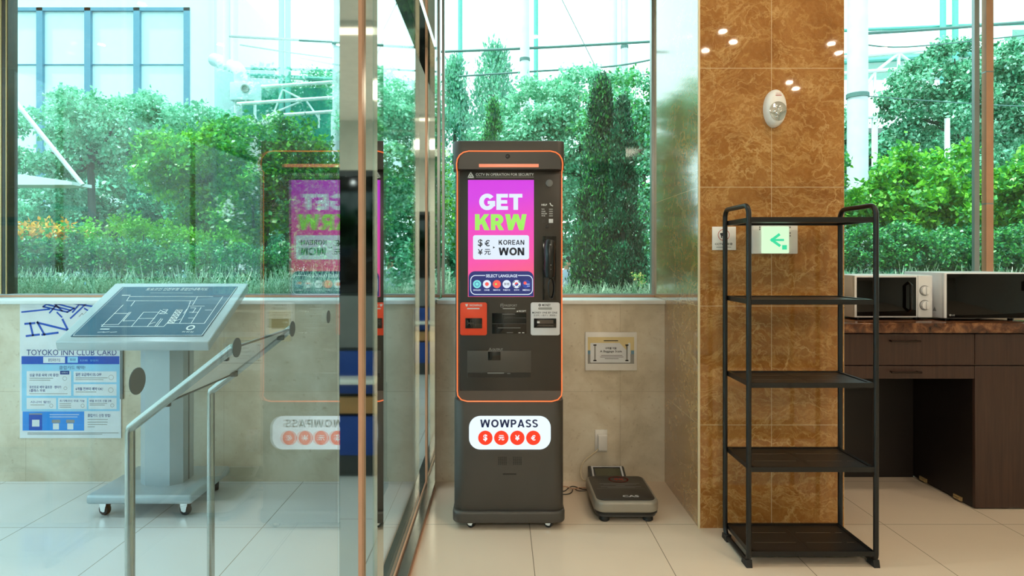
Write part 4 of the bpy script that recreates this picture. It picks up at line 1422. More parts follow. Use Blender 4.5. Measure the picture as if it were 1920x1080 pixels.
wm = [P(1058, 899, 3.60), P(1066, 902, 3.60), P(1076, 898, 3.60), P(1085, 900, 3.60), P(1092, 904, 3.58), (0.50, 3.53, 0.006)]
wires = thing('scale_wires', 'thin dark wires curling on the floor between the kiosk and the scale', 'wires', (0.42, 3.56, 0))
for k_, pts in enumerate(([(0.325, 3.60, 0.008), (0.36, 3.545, 0.006), (0.40, 3.60, 0.008), (0.43, 3.62, 0.006), (0.475, 3.575, 0.006), (0.515, 3.56, 0.012)],
                          [(0.325, 3.50, 0.006), (0.375, 3.50, 0.006), (0.405, 3.53, 0.006), (0.42, 3.575, 0.01), (0.45, 3.55, 0.006), (0.515, 3.545, 0.012)],
                          [(0.325, 3.56, 0.014), (0.37, 3.62, 0.006), (0.42, 3.56, 0.014), (0.46, 3.60, 0.006), (0.515, 3.575, 0.014)])):
    MB().tube(smooth_path(pts), 0.0028, 6, 0).build('wire', 'black' if k_ < 2 else 'copper', wires)

# ================================================================== steel rack with five shelves
rk = thing('shelf_rack', 'black steel rack with five empty shelves in front of the marble column', 'rack', (1.355, 2.82, 0))
rx0, rx1, ry0, ry1, rr_ = 1.083, 1.640, 2.685, 2.968, 0.0112
for x in (rx0, rx1):
    R_ = 0.04
    pts = [Vector((x, ry0 + 0.005, 0.02))]
    pts = []
    pts += arc3((x, ry0 + R_, 0.018 + R_), (0, -1, 0), (0, 0, -1), R_, 90, 0, 5)
    pts += arc3((x, ry0 + R_, 1.585 - R_), (0, -1, 0), (0, 0, 1), R_, 0, 90, 6)
    pts += arc3((x, ry1 - R_, 1.585 - R_), (0, 0, 1), (0, 1, 0), R_, 0, 90, 6)
    pts += arc3((x, ry1 - R_, 0.018 + R_), (0, 1, 0), (0, 0, -1), R_, 0, 90, 5)
    fo = MB().tube(pts, rr_, 12, 0, closed=True).build('side_frame', 'rack', rk)
    for y, s in ((ry0 + 0.02, -1), (ry1 - 0.02, 1)):
        f = MB().prism([(y - 0.03, 0.0), (y + 0.03, 0.0), (y + 0.022, 0.026), (y - 0.022, 0.032)], 'x', x - 0.014, x + 0.014, 0, bev=0.002)
        f.build('foot', 'rubber', fo)
for z in (1.528, 1.167, 0.803, 0.435, 0.066):
    sh = MB()
    for y in (ry0 + 0.004, ry1 - 0.004):
        sh.box(rx0 + 0.008, rx1 - 0.008, y - 0.008, y + 0.008, z - 0.018, z + 0.004, 0)
    for x in (rx0 + 0.016, rx1 - 0.016):
        sh.box(x - 0.008, x + 0.008, ry0, ry1, z - 0.018, z + 0.004, 0)
    so_ = sh.build('shelf', 'rack', rk)
    pl = MB()
    pl.box(rx0 + 0.02, rx1 - 0.02, ry0 + 0.008, ry1 - 0.008, z - 0.008, z, 0)
    pl.build('shelf_sheet', 'rackmesh', so_)
    pl = MB()
    xm_ = (rx0 + rx1) / 2
    for yv in (ry0 + 0.09, ry0 + 0.19):
        for xa, xb in ((rx0 + 0.06, xm_ - 0.03), (xm_ + 0.02, rx1 - 0.10), (rx1 - 0.075, rx1 - 0.045)):
            pl.box(xa, xb, yv - 0.002, yv + 0.002, z - 0.0005, z + 0.0008, 0)
    pl.box(xm_ - 0.006, xm_ + 0.006, ry0 + 0.01, ry1 - 0.01, z - 0.0005, z + 0.0006, 1)
    pl.build('shelf_slots', ['slit', 'rack'], so_)

# ================================================================== things on the marble column
YCf = 3.073
scl = YCf / F
el = thing('emergency_light', 'oval white emergency light high on the marble column', 'emergency light', (1.362, YCf, 1.99))
c = Vector(XZ(1450, 205, YCf)).to_3d()
cx_, cz_ = XZ(1450, 205, YCf)
em = MB()
rx_, rz_ = 19.5 * scl, 35 * scl
lev = [(1.0, 0.0), (1.0, -0.018), (0.96, -0.034), (0.86, -0.046), (0.70, -0.052)]
vs, fs, n_ = [], [], 36
for s_, d_ in lev:
    for k in range(n_):
        q = 2 * PI * k / n_
        vs.append((cx_ + rx_ * s_ * math.cos(q), YCf + d_, cz_ + rz_ * s_ * math.sin(q)))
for i in range(len(lev) - 1):
    for k in range(n_):
        fs.append((i * n_ + k, i * n_ + (k + 1) % n_, (i + 1) * n_ + (k + 1) % n_, (i + 1) * n_ + k))
fs.append(tuple(range(n_))); fs.append(tuple((len(lev) - 1) * n_ + k for k in range(n_)))
em.add(vs, fs, 0, True)
emo = em.build('housing', 'white', el)
lens = MB()
lp = [(cx_ + 0.001 + 15.5 * scl * math.cos(q), cz_ - 5 * scl + (21 if math.sin(q) < 0 else 15) * scl * math.sin(q)) for q in np.linspace(0, 2 * PI, 25)[:-1]]
lens.prism(lp, 'y', YCf - 0.0535, YCf - 0.046, 0, bev=0.001)
lens.build('reflector', 'chrome', el)
lens = MB()
for (dx, dz, r) in ((-4, 5, 3.2), (4, 6, 3.4), (0, -6, 4.2), (5, -3, 2.6), (-6, -3, 2.8), (1, 1, 2.5), (-2, -13, 2.4)):
    lens.lathe([(r * scl, 0), (r * scl * 0.8, -0.004), (r * scl * 0.2, -0.006)], (cx_ + dx * scl, YCf - 0.0535, cz_ - 5 * scl + dz * scl), 'y', 10, 0)
lens.build('bulb_facets', 'chrome', el)
g = MB()
g.text('비상조명등', cx_ + 0.003, cz_ + 25 * scl, 0.028, 0.006, YCf - 0.0526, 0)
g.rect(cx_ - 0.012, cx_ + 0.018, cz_ + 20.6 * scl, cz_ + 22 * scl, YCf - 0.0526, 0)
g.build('printed_label', 'redink', el)
# exit light
a = wr(1409, 1493.5, 421, 476, YCf - 0.03)
ex_ = thing('exit_light', 'lit exit light with a green arrow pointing left on the marble column', 'exit light', ((a[0] + a[1]) / 2, YCf, a[2]))
MB().box(a[0], a[1], YCf - 0.045, YCf, a[2], a[3], 0, bev=0.004).build('housing', 'white', ex_)
b_ = wr(1430, 1479, 424.5, 475, YCf - 0.06)
MB().prism(rrect((b_[0] + b_[1]) / 2, (b_[2] + b_[3]) / 2, b_[1] - b_[0], b_[3] - b_[2], 0.006), 'y', YCf - 0.064, YCf - 0.044, 0, bev=0.002).build('lit_face', 'exitglow', ex_)
g = MB()
ye = YCf - 0.0645
def ep(px, py):
    return XZ(px, py, ye)
sce = ye / F
g.stroke([ep(1460, 440.5), ep(1447, 450), ep(1461, 460)], 5 * sce, ye - 0.0004, 0)
g.stroke([ep(1449, 450), ep(1468, 450)], 4 * sce, ye - 0.0003, 0)
q = wr(1466.5, 1475.5, 459.5, 468, ye)
g.rect(q[0], q[1], q[2], q[3], ye - 0.0002, 0)
g.build('arrow_sign', 'exitgreen', ex_)
g = MB()
for (px, py) in ((1424.5, 426), (1424.5, 430), (1481.5, 426), (1481.5, 437), (1481.5, 442)):
    q = wr(px - 0.8, px + 0.8, py - 1.5, py + 1.5, YCf - 0.0455)
    g.rect(q[0], q[1], q[2], q[3], YCf - 0.0456, 0)
g.build('indicator_marks', 'darkgrey', ex_)
# camera notice
a = wr(1335, 1379.5, 425, 469, YCf)
cn = thing('camera_sign', 'small white square camera warning sign on the marble column left of the exit light', 'sign', ((a[0] + a[1]) / 2, YCf, a[2]))
MB().box(a[0], a[1], YCf - 0.004, YCf, a[2], a[3], 0, bev=0.001).build('plate', 'white', cn)
g = MB()
yc = YCf - 0.0044
x, z = XZ(1357, 440.5, yc)
g.ring(x, z, 9.8 * scl, 10.9 * scl, yc, 1, 32)
g.flat([XZ(1350, 437, yc), XZ(1363, 436, yc), XZ(1364, 441, yc), XZ(1357, 443.5, yc), XZ(1351, 441, yc)], yc, 0)
q = wr(1352, 1354, 441, 446, yc)
g.rect(q[0], q[1], q[2], q[3], yc, 0)
g.text('CCTV 녹화중', *XZ(1357, 457.5, yc), 33 * scl, 4.4 * scl, yc, 0, 'c', 0.02)
q = wr(1343, 1371, 462.8, 464, yc)
g.rect(q[0], q[1], q[2], q[3], yc, 2)
g.build('printed_marks', ['blackink', 'redink', 'greyink'], cn)

# ================================================================== counter with cabinets
YC = 3.30
ctop = MB().box(1.7195, 3.75, 3.278, 3.818, 0.951, 1.006, 0, bev=0.006).build('countertop', 'granite')
tag(ctop, 'brown speckled granite countertop under the two microwaves', 'countertop')
ZT = 0.9505
dc = thing('drawer_cabinet', 'dark brown drawer cabinet with an open knee space beside the column', 'cabinet', (2.135, 3.55, 0))
cb_ = MB()
cb_.box(1.72, 1.738, YC + 0.02, 3.81, 0.0, ZT, 0)
cb_.box(1.738, 2.545, 3.79, 3.808, 0.0, ZT, 1)
cb_.box(1.738, 2.545, YC + 0.02, 3.79, 0.70, 0.716, 1)
cb_.build('carcass', ['wood', 'wooddk'], dc)
def handle(px0, px1, py, parent):
    a, b = XZ(px0, py, YC), XZ(px1, py, YC)
    h = MB()
    h.tube([(a[0], YC - 0.026, a[1]), (b[0], YC - 0.026, a[1])], 0.0055, 10, 0)
    for x in (a[0] + 0.01, b[0] - 0.01):
        h.cyl((x, YC - 0.026, a[1]), (x, YC + 0.001, a[1]), 0.0045, None, 10, 0)
    return h.build('handle', 'bronze', parent)
d1 = MB().box(1.7215, 2.546, YC, YC + 0.02, 0.777, 0.945, 0, bev=0.0015, seg=1).build('drawer', 'wood', dc)
handle(1665, 1720, 638.5, d1)
d2 = MB().box(1.7215, 2.546, YC, YC + 0.02, 0.704, 0.772, 0, bev=0.0015, seg=1).build('drawer', 'wood', dc)
handle(1666, 1722, 696.5, d2)
rc = thing('cabinet', 'tall dark brown cabinet at the right edge of the counter', 'cabinet', (2.86, 3.55, 0))
cb_ = MB().box(2.549, 3.16, YC + 0.02, 3.81, 0.008, ZT, 0)
cb_.build('carcass', 'wooddk', rc)
MB().box(2.549, 3.16, YC, YC + 0.02, 0.777, 0.945, 0, bev=0.0015, seg=1).build('drawer', 'wood', rc)
MB().box(2.549, 3.16, YC, YC + 0.02, 0.008, 0.772, 0, bev=0.0015, seg=1).build('door', 'wood', rc)
for y in (3.42, 3.70):
    hg = MB()
    hg.box(2.541, 2.549, y - 0.03, y + 0.03, 0.008, 0.03, 0)
    hg.cyl((2.543, y - 0.02, 0.016), (2.543, y + 0.02, 0.016), 0.008, None, 10, 0)
    hg.build('hinge', 'gold', rc)
c3_ = thing('cabinet', 'dark brown cabinet mostly outside the picture at the far right', 'cabinet', (3.46, 3.55, 0))
MB().box(3.162, 3.75, YC + 0.02, 3.81, 0.008, ZT, 0).build('carcass', 'wooddk', c3_)
MB().box(3.162, 3.75, YC, YC + 0.02, 0.008, 0.945, 0, bev=0.0015, seg=1).build('door', 'wood', c3_)

# ================================================================== microwaves
def microwave(x0, x1, yf, z1, label, knobs):
    d_ = 0.34
    z0 = 1.006
    t = thing('microwave', label, 'microwave', ((x0 + x1) / 2, yf + d_ / 2, z0))
    MB().box(x0, x1, yf + 0.018, yf + d_, z0 + 0.014, z1, 0, bev=0.005).build('casing', 'mwwhite', t)
    for x in (x0 + 0.05, x1 - 0.05):
        for y in (yf + 0.06, yf + d_ - 0.05):
            ft = MB()
            ft.lathe([(0.014, 0), (0.016, 0.015)], (x, y, z0), 'z', 12)
            ft.build('foot', 'black', t)
    w = x1 - x0
    if knobs:
        xd = x0 + w * 0.815
        fr = MB().box(x0, xd - 0.002, yf, yf + 0.018, z0 + 0.016, z1 - 0.002, 0, bev=0.003)
        dr = fr.build('door', 'mwwhite', t)
        MB().box(x0 + 0.012, xd - 0.012, yf - 0.003, yf + 0.004, z0 + 0.024, z1 - 0.012, 0, bev=0.001).build('door_glass', 'mwdoor', dr)
        h = MB().prism([(yf - 0.004, 0), (yf - 0.030, 0), (yf - 0.030, 0), (yf - 0.004, 0)], 'x', 0, 0.001) if False else MB()
        h.tube([(xd - 0.055, yf - 0.003, z0 + 0.05), (xd - 0.055, yf - 0.026, z0 + 0.065), (xd - 0.055, yf - 0.026, z1 - 0.055), (xd - 0.055, yf - 0.003, z1 - 0.04)], 0.008, 10)
        h.build('door_handle', 'blackgloss', dr)
        cpn = MB().box(xd, x1, yf, yf + 0.018, z0 + 0.016, z1 - 0.002, 0, bev=0.003).build('control_panel', 'mwwhite', t)
        for zz in (z0 + 0.166, z0 + 0.085):
            kb = MB()
            xk = (xd + x1) / 2 - 0.004
            kb.lathe([(0.029, 0.0), (0.029, -0.002)], (xk, yf, zz), 'y', 28, 1)
            kb.lathe([(0.025, -0.002), (0.023, -0.016), (0.018, -0.018)], (xk, yf, zz), 'y', 28, 0)
            kb.box(xk - 0.004, xk + 0.004, yf - 0.024, yf - 0.016, zz - 0.02, zz + 0.02, 0, bev=0.002)
            kb.build('knob', ['mwwhite', 'midgrey'], cpn)
        vt = MB()
        for k in range(3):
            vt.box(x0 - 0.0008, x0 + 0.003, yf + 0.10, yf + 0.125, z0 + 0.06 + 0.012 * k, z0 + 0.066 + 0.012 * k, 0)
        vt.build('side_vents', 'darkgrey', t)
    else:
        xd = x1 - 0.022
        fr = MB().box(x0, x1, yf, yf + 0.018, z0 + 0.016, z1 - 0.002, 0, bev=0.003)
        dr = fr.build('door', 'mwwhite', t)
        MB().box(x0 + 0.013, xd, yf - 0.003, yf + 0.004, z0 + 0.018, z1 - 0.008, 0, bev=0.001).build('door_glass', 'mwdoor', dr)
        g = MB()
        g.disc(x0 + 0.030, z0 + 0.034, 0.006, yf - 0.0036, 0)
        g.text('LG', x0 + 0.039, z0 + 0.034, 0.016, 0.009, yf - 0.0036, 0, 'l', 0.02)
        g.build('door_emblem', 'greyink', dr)
        h = MB().box(xd + 0.006, xd + 0.02, yf - 0.02, yf + 0.002, z1 - 0.10, z1 - 0.045, 0, bev=0.003)
        h.build('door_latch', 'black', dr)
        vt = MB()
        vt.add([(x0 - 0.0008, yf + 0.06, z0 + 0.05), (x0 - 0.0008, yf + 0.09, z0 + 0.05), (x0 - 0.0008, yf + 0.075, z0 + 0.075)], [(0, 1, 2)], 0)
        vt.build('side_mark', 'greyink', t)
    t['group'] = 'microwaves on the counter'
    return t
microwave(1.970, 2.404, 3.42, 1.258, 'white microwave with a black door and two knobs next to the column', True)
microwave(2.437, 2.900, 3.374, 1.274, 'larger white microwave with a full black glass door at the right edge', False)

# ================================================================== outdoors
ZP = 0.96      # soil level of the planting bed outside the windows
g_ = MB().box(-9, 9, 4.10, 7.6, -0.35, ZP)
o = g_.build('ground', 'soil'); o['kind'] = 'structure'; o['label'] = 'raised planting bed outside the windows'
g_ = MB().box(-60, 60, 7.6, 90, -0.6, -0.3)
o = g_.build('ground', 'asphalt'); o['kind'] = 'structure'; o['label'] = 'paved ground beyond the planting bed'
g_ = MB().box(-60, -5.3, -40, 7.6, -0.6, -0.12)
o = g_.build('ground', 'asphalt'); o['kind'] = 'structure'; o['label'] = 'paved ground left of the entrance bay'

def leaf_mesh(name, C, R, n, size, mats, parent=None, mode='leaf', mirr=None, fill=0.35, flat=1.0):
    """n leaves scattered over clumps centred at C (k,3) with radii R (k,3)"""
    C = np.asarray(C, float); R = np.asarray(R, float)
    vol = np.cbrt(R.prod(1)) ** 2
    idx = RNG.choice(len(C), n, p=vol / vol.sum())
    d = RNG.normal(size=(n, 3)); d /= np.linalg.norm(d, axis=1)[:, None]
    r = (fill + (1 - fill) * RNG.random(n) ** 0.5)[:, None]
    p = C[idx] + d * r * R[idx]
    p += RNG.normal(scale=size * 0.6, size=(n, 3))
    if mode == 'leaf':
        a = RNG.normal(size=(n, 3)) + d * 0.9; a[:, 2] = a[:, 2] * flat - 0.25
    else:               # upright sprays
        a = RNG.normal(size=(n, 3)) * 0.35 + d * 0.5; a[:, 2] += 1.1
    a /= np.linalg.norm(a, axis=1)[:, None]
    b = np.cross(a, RNG.normal(size=(n, 3)) + np.array([0, 0, 0.9]))
    b /= np.linalg.norm(b, axis=1)[:, None] + 1e-9
    s = size * (0.6 + 0.8 * RNG.random(n))[:, None]
    wv = 0.32 if mode == 'leaf' else 0.22
    nrm = np.cross(a, b) * s * 0.12
    V = np.stack([p - a * s * 0.5, p + b * s * wv + nrm, p + a * s * 0.5, p - b * s * wv + nrm], 1).reshape(-1, 3)
    org = WL[parent.name] if parent is not None else Vector(V.mean(0))
    V = V - np.array(org)
    me = bpy.data.meshes.new(name)
    me.vertices.add(len(V)); me.vertices.foreach_set('co', V.ravel())
    me.loops.add(4 * n); me.loops.foreach_set('vertex_index', np.arange(4 * n))
    me.polygons.add(n); me.polygons.foreach_set('loop_start', np.arange(0, 4 * n, 4)); me.polygons.foreach_set('loop_total', np.full(n, 4))
    for m_ in (mats if isinstance(mats, (list, tuple)) else [mats]):
        me.materials.append(M[m_])
    if isinstance(mats, (list, tuple)) and len(mats) > 1:
        me.polygons.foreach_set('material_index', RNG.choice(len(mats), n))
    me.update(calc_edges=True)
    ob = bpy.data.objects.new(name, me)
    COL.objects.link(ob)
    if parent is not None:
        ob.parent = parent
    else:
        ob.location = org
    WL[ob.name] = Vector(org)
    return ob

def clumps(lobes, Y, k, cr, dy=0.6):
    """lobes in photo pixels (cx, cy, rx, ry) at depth Y -> small leaf clumps spread over ellipsoids"""
    C, R = [], []
    for (px, py, rx, ry) in lobes:
        c = P(px, py, Y); ax, az = rx * Y / F, ry * Y / F; ay = min(ax, dy)
        m_ = max(4, int(k * (rx * ry) / sum(l[2] * l[3] for l in lobes)))
        for _ in range(m_):
            d = RNG.normal(size=3); d /= np.linalg.norm(d)
            t = 0.45 + 0.55 * RNG.random() ** 0.6
            C.append((c.x + d[0] * ax * t, c.y + d[1] * ay * t, c.z + d[2] * az * t))
            q = cr * Y / F * (0.7 + 0.6 * RNG.random())
            R.append((q * 1.2, q, q * 0.75))
    return C, R

GROUPS = {'broadleaf_tree': 'leafy trees outside the windows', 'background_tree': 'dense trees far outside', 'tall_shrub': 'tall shrubs outside the left window', 'low_shrub': 'small lime shrubs', 'hedge_bush': 'low hedge bushes in the bed', 'round_shrub': 'dark rounded shrubs beyond the bed', 'leafy_bush': 'bright bushes outside the right window', 'arborvitae': 'arborvitae outside the middle window', 'cypress_tree': 'pale conifers above the kiosk', 'utility_pole': 'pale poles outside', 'netting_frame': 'teal green netting frames', 'steel_truss': 'white steel trusses'}
def tree(name, label, cat, lobes, Y, mats, n, size, trunk=None, k=40, cr=26, dy=0.8, tr=0.07, zb=None, stems=(), group=None):
    tx = trunk[0] if trunk else sum(l[0] for l in lobes) / len(lobes)
    base = P(tx, 0, Y)
    zb = (ZP if Y < 7.4 else -0.3) if zb is None else zb
    t = thing(name, label, cat, (base.x, Y, zb), GROUPS.get(name))
    C, R = clumps(lobes, Y, int(k * 1.5), cr * 0.8, dy)
    leaf_mesh('foliage', C, R, int(n * 1.9), size * 0.68, mats, t)
    w = MB()
    top = P(tx, (trunk[1] if trunk else lobes[0][1]), Y)
    if not stems:
        w.tube(smooth_path([(base.x, Y, zb), (base.x + tr * 0.4, Y, (zb + top.z) / 2), tuple(top)], 4), [tr - (tr * 0.35) * i / 8 for i in range(9)], 8)
        for (px, py, rx, ry) in lobes:
            e = P(px, py, Y)
            m_ = (Vector(top) + e) / 2 + Vector((0, 0, -0.03 * Y / 4))
            w.tube([top, m_, e], [tr * 0.6, tr * 0.4, tr * 0.15], 7)
    else:
        for (pa, ya, pb, yb, r) in stems:
            A, B = P(pa, ya, Y), P(pb, yb, Y)
            A.z = zb
            mid = (A + B) / 2 + Vector((0.02 * random.uniform(-2, 2), 0.03, 0))
            w.tube(smooth_path([A, mid, B], 4), [r - r * 0.6 * i / 8 for i in range(9)], 7)
    w.build('trunk' if not stems else 'stems', 'bark', t)
    return t

# --- left window
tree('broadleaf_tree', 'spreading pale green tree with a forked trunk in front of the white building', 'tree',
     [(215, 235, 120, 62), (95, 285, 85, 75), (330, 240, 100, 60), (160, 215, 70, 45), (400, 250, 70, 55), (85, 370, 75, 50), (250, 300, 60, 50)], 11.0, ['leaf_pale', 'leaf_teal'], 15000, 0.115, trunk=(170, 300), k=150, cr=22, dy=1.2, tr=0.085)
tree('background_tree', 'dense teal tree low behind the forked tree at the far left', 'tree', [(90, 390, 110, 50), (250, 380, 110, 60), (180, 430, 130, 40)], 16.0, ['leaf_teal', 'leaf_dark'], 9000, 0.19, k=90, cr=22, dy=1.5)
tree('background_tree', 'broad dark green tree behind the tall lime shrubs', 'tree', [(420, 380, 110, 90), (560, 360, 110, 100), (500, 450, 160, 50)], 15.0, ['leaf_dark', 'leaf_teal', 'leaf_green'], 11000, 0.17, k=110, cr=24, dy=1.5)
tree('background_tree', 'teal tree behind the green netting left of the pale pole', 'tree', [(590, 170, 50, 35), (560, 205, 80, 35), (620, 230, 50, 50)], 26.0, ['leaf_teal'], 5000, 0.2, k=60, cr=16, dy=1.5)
tree('tall_shrub', 'tall bright green shrub left of the other lime shrubs', 'shrub', [(345, 320, 85, 65), (300, 290, 55, 40), (400, 380, 55, 60), (360, 430, 50, 30)], 6.3, ['leaf_lime', 'leaf_green'], 5200, 0.075, k=90, cr=20, dy=0.45, stems=((385, 560, 330, 340, .018), (395, 560, 380, 300, .02), (405, 560, 430, 330, .016), (398, 560, 300, 400, .012)))
tree('tall_shrub', 'tall bright green shrub in the middle of the lime shrubs', 'shrub', [(440, 285, 85, 55), (470, 330, 80, 60), (420, 250, 60, 30), (470, 400, 60, 50)], 6.0, ['leaf_lime', 'leaf_green'], 5600, 0.075, k=90, cr=20, dy=0.45, stems=((470, 560, 440, 300, .02), (480, 560, 520, 330, .018), (465, 560, 410, 350, .014), (475, 560, 470, 260, .016)))
tree('tall_shrub', 'tall green shrub right of the lime shrubs, behind the mirrored kiosk', 'shrub', [(560, 300, 85, 70), (590, 380, 70, 90), (530, 250, 70, 30), (610, 460, 40, 60)], 5.8, ['leaf_lime', 'leaf_green', 'leaf_dark'], 6000, 0.07, k=100, cr=20, dy=0.4, stems=((560, 560, 540, 300, .022), (575, 560, 600, 330, .018), (600, 560, 610, 380, .014)))
tree('tall_shrub', 'green shrub seen through the second partition pane beside the post', 'shrub', [(745, 340, 45, 75), (735, 440, 40, 70), (775, 400, 40, 80), (700, 380, 45, 90)], 5.9, ['leaf_lime', 'leaf_green', 'leaf_dark'], 5200, 0.065, k=80, cr=18, dy=0.4, stems=((745, 560, 740, 340, .018), (755, 560, 770, 360, .014)))
tree('low_shrub', 'small lime shrub with yellow green tips behind the map stand', 'shrub', [(215, 440, 60, 28), (270, 425, 45, 25), (320, 450, 60, 25), (420, 450, 50, 22)], 5.7, ['leaf_lime'], 1900, 0.05, k=50, cr=14, dy=0.35, stems=((230, 540, 200, 430, .008), (270, 540, 270, 420, .008), (330, 540, 320, 440, .008), (420, 540, 420, 450, .008)))
for lobes, lab in (([(75, 480, 65, 34), (130, 470, 50, 30)], 'low dark hedge bush at the left end of the bed'), ([(210, 485, 70, 32), (270, 490, 55, 30)], 'low dark hedge bush behind the top of the map board'), ([(380, 490, 80, 34), (460, 495, 70, 32)], 'low dark hedge bush under the tall shrubs'), ([(560, 495, 80, 40), (640, 490, 50, 40)], 'low dark hedge bush left of the steel post')):
    tree('hedge_bush', lab, 'bush', lobes, 5.15, ['leaf_dark', 'leaf_green'], 3200, 0.042, k=70, cr=13, dy=0.3, stems=tuple((l[0] + e, 560, l[0] - e, l[1], .008) for l in lobes for e in (-14, 14)))
fl = MB()
C, R = clumps([(50, 436, 40, 12), (130, 440, 40, 11), (95, 428, 30, 8)], 8.2, 50, 8, 0.3)
fo = leaf_mesh('flower_patch', C, R, 1100, 0.07, ['flower', 'flower', 'leaf_green'])
tag(fo, 'patch of orange flowers behind the hedge at the far left', 'flowers', kind='stuff')

# --- middle window
def conifer(name, label, px, ytop, ybot, wpx, Y, mats, n, size, cat='conifer', power=0.8, zb=None):
    zb = (ZP if Y < 7.4 else -0.3) if zb is None else zb
    base = P(px, 0, Y)
    t = thing(name, label, cat, (base.x, Y, zb), GROUPS.get(name))
    zt = P(px, ytop, Y).z; zl = max(P(px, ybot, Y).z, zb + 0.06)
    rb = wpx * Y / F / 2
    C, R = [], []
    for _ in range(160):
        u = RNG.random() ** 1.25
        rr = rb * min(1.0, (1 - u) ** power * 1.0) * (0.9 if u < 0.1 else 1)
        q = RNG.random() * 2 * PI
        s = rr * (0.55 + 0.45 * RNG.random())
        C.append((base.x + s * math.cos(q), Y + s * math.sin(q), zl + (zt - zl) * u))
        R.append((rb * 0.20, rb * 0.20, rb * 0.36))
    for u in np.linspace(0.7, 1.0, 8):
        C.append((base.x, Y, zl + (zt - zl) * u)); R.append((rb * (1.05 - u) * 0.6 + 0.01,) * 2 + (rb * 0.3,))
    leaf_mesh('foliage', C, R, int(n * 1.8), size * 0.75, mats, t, mode='spray', fill=0.2)
    MB().tube([(base.x, Y, zb), (base.x, Y, zl + (zt - zl) * 0.85)], [rb * 0.13, rb * 0.03], 8).build('trunk', 'bark', t)
    return t
conifer('arborvitae', 'tall dark green arborvitae right of the kiosk', 1128, 150, 545, 124, 6.3, ['leaf_thuja', 'leaf_thuja', 'leaf_thuja', 'leaf_green'], 26000, 0.05, 'conifer', 0.85)
conifer('arborvitae', 'narrower dark arborvitae with a lower tip against the marble column', 1168, 190, 545, 84, 6.1, ['leaf_thuja', 'leaf_thuja', 'leaf_dark'], 16000, 0.048, 'conifer', 0.8)
conifer('arborvitae', 'small dark green arborvitae showing just above the kiosk', 925, 195, 500, 92, 7.2, ['leaf_thuja', 'leaf_green'], 8000, 0.055, 'conifer', 0.8)
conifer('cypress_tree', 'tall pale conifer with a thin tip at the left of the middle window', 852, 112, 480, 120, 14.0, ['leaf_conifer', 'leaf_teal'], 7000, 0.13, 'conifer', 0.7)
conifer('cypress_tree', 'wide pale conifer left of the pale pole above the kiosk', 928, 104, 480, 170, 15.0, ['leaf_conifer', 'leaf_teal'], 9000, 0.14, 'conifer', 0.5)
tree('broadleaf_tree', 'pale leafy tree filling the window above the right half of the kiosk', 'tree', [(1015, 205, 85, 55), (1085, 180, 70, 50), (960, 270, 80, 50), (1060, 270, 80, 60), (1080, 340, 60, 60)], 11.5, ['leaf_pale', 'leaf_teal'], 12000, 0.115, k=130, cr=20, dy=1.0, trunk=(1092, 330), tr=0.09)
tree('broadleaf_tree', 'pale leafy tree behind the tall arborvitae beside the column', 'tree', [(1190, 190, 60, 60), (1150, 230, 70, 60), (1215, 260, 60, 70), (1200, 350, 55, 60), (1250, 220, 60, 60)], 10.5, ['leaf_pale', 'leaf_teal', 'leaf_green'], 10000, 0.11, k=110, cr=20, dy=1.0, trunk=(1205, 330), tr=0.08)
tree('background_tree', 'dark teal tree low behind the kiosk', 'tree', [(860, 400, 100, 110), (1000, 400, 120, 100), (1130, 400, 120, 90), (950, 450, 200, 50)], 17.0, ['leaf_dark', 'leaf_teal'], 9000, 0.2, k=110, cr=24, dy=1.6)
tree('low_shrub', 'lime shrub between the partition and the kiosk', 'shrub', [(832, 400, 26, 50), (822, 330, 20, 50), (840, 450, 20, 30)], 6.6, ['leaf_lime', 'leaf_pale'], 1300, 0.06, k=30, cr=14, dy=0.35, stems=((832, 560, 830, 380, .01), (828, 560, 820, 330, .01)))
tree('background_tree', 'pale tree seen through the second partition pane', 'tree', [(745, 215, 50, 60), (700, 230, 60, 60), (780, 240, 40, 70), (800, 330, 40, 80)], 14.0, ['leaf_teal', 'leaf_pale'], 6000, 0.13, k=70, cr=18, dy=1.0)

# --- right window
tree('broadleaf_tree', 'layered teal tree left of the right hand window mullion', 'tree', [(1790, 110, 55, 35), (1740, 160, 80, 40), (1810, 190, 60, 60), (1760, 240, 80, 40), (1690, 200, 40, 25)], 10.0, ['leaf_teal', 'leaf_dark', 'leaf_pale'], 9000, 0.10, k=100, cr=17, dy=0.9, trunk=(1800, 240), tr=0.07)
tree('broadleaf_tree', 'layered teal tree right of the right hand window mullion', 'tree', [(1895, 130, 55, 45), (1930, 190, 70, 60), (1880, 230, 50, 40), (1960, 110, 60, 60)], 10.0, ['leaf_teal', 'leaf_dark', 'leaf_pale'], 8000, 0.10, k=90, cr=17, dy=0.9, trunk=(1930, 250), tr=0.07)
tree('leafy_bush', 'bright lime bush with big leaves left of the right hand window mullion', 'bush', [(1690, 350, 85, 60), (1760, 340, 75, 60), (1640, 390, 60, 45), (1720, 400, 110, 50), (1800, 390, 60, 60), (1690, 300, 30, 20)], 6.2, ['leaf_lime', 'leaf_lime', 'leaf_green'], 7000, 0.085, k=110, cr=18, dy=0.5, stems=((1700, 560, 1660, 380, .014), (1710, 560, 1720, 350, .014), (1740, 560, 1790, 380, .014)))
tree('leafy_bush', 'bright lime bush right of the right hand window mullion', 'bush', [(1890, 370, 50, 60), (1940, 350, 60, 70), (1900, 430, 60, 40)], 6.2, ['leaf_lime', 'leaf_green'], 4200, 0.08, k=70, cr=18, dy=0.5, stems=((1900, 560, 1890, 380, .014), (1915, 560, 1940, 360, .014)))
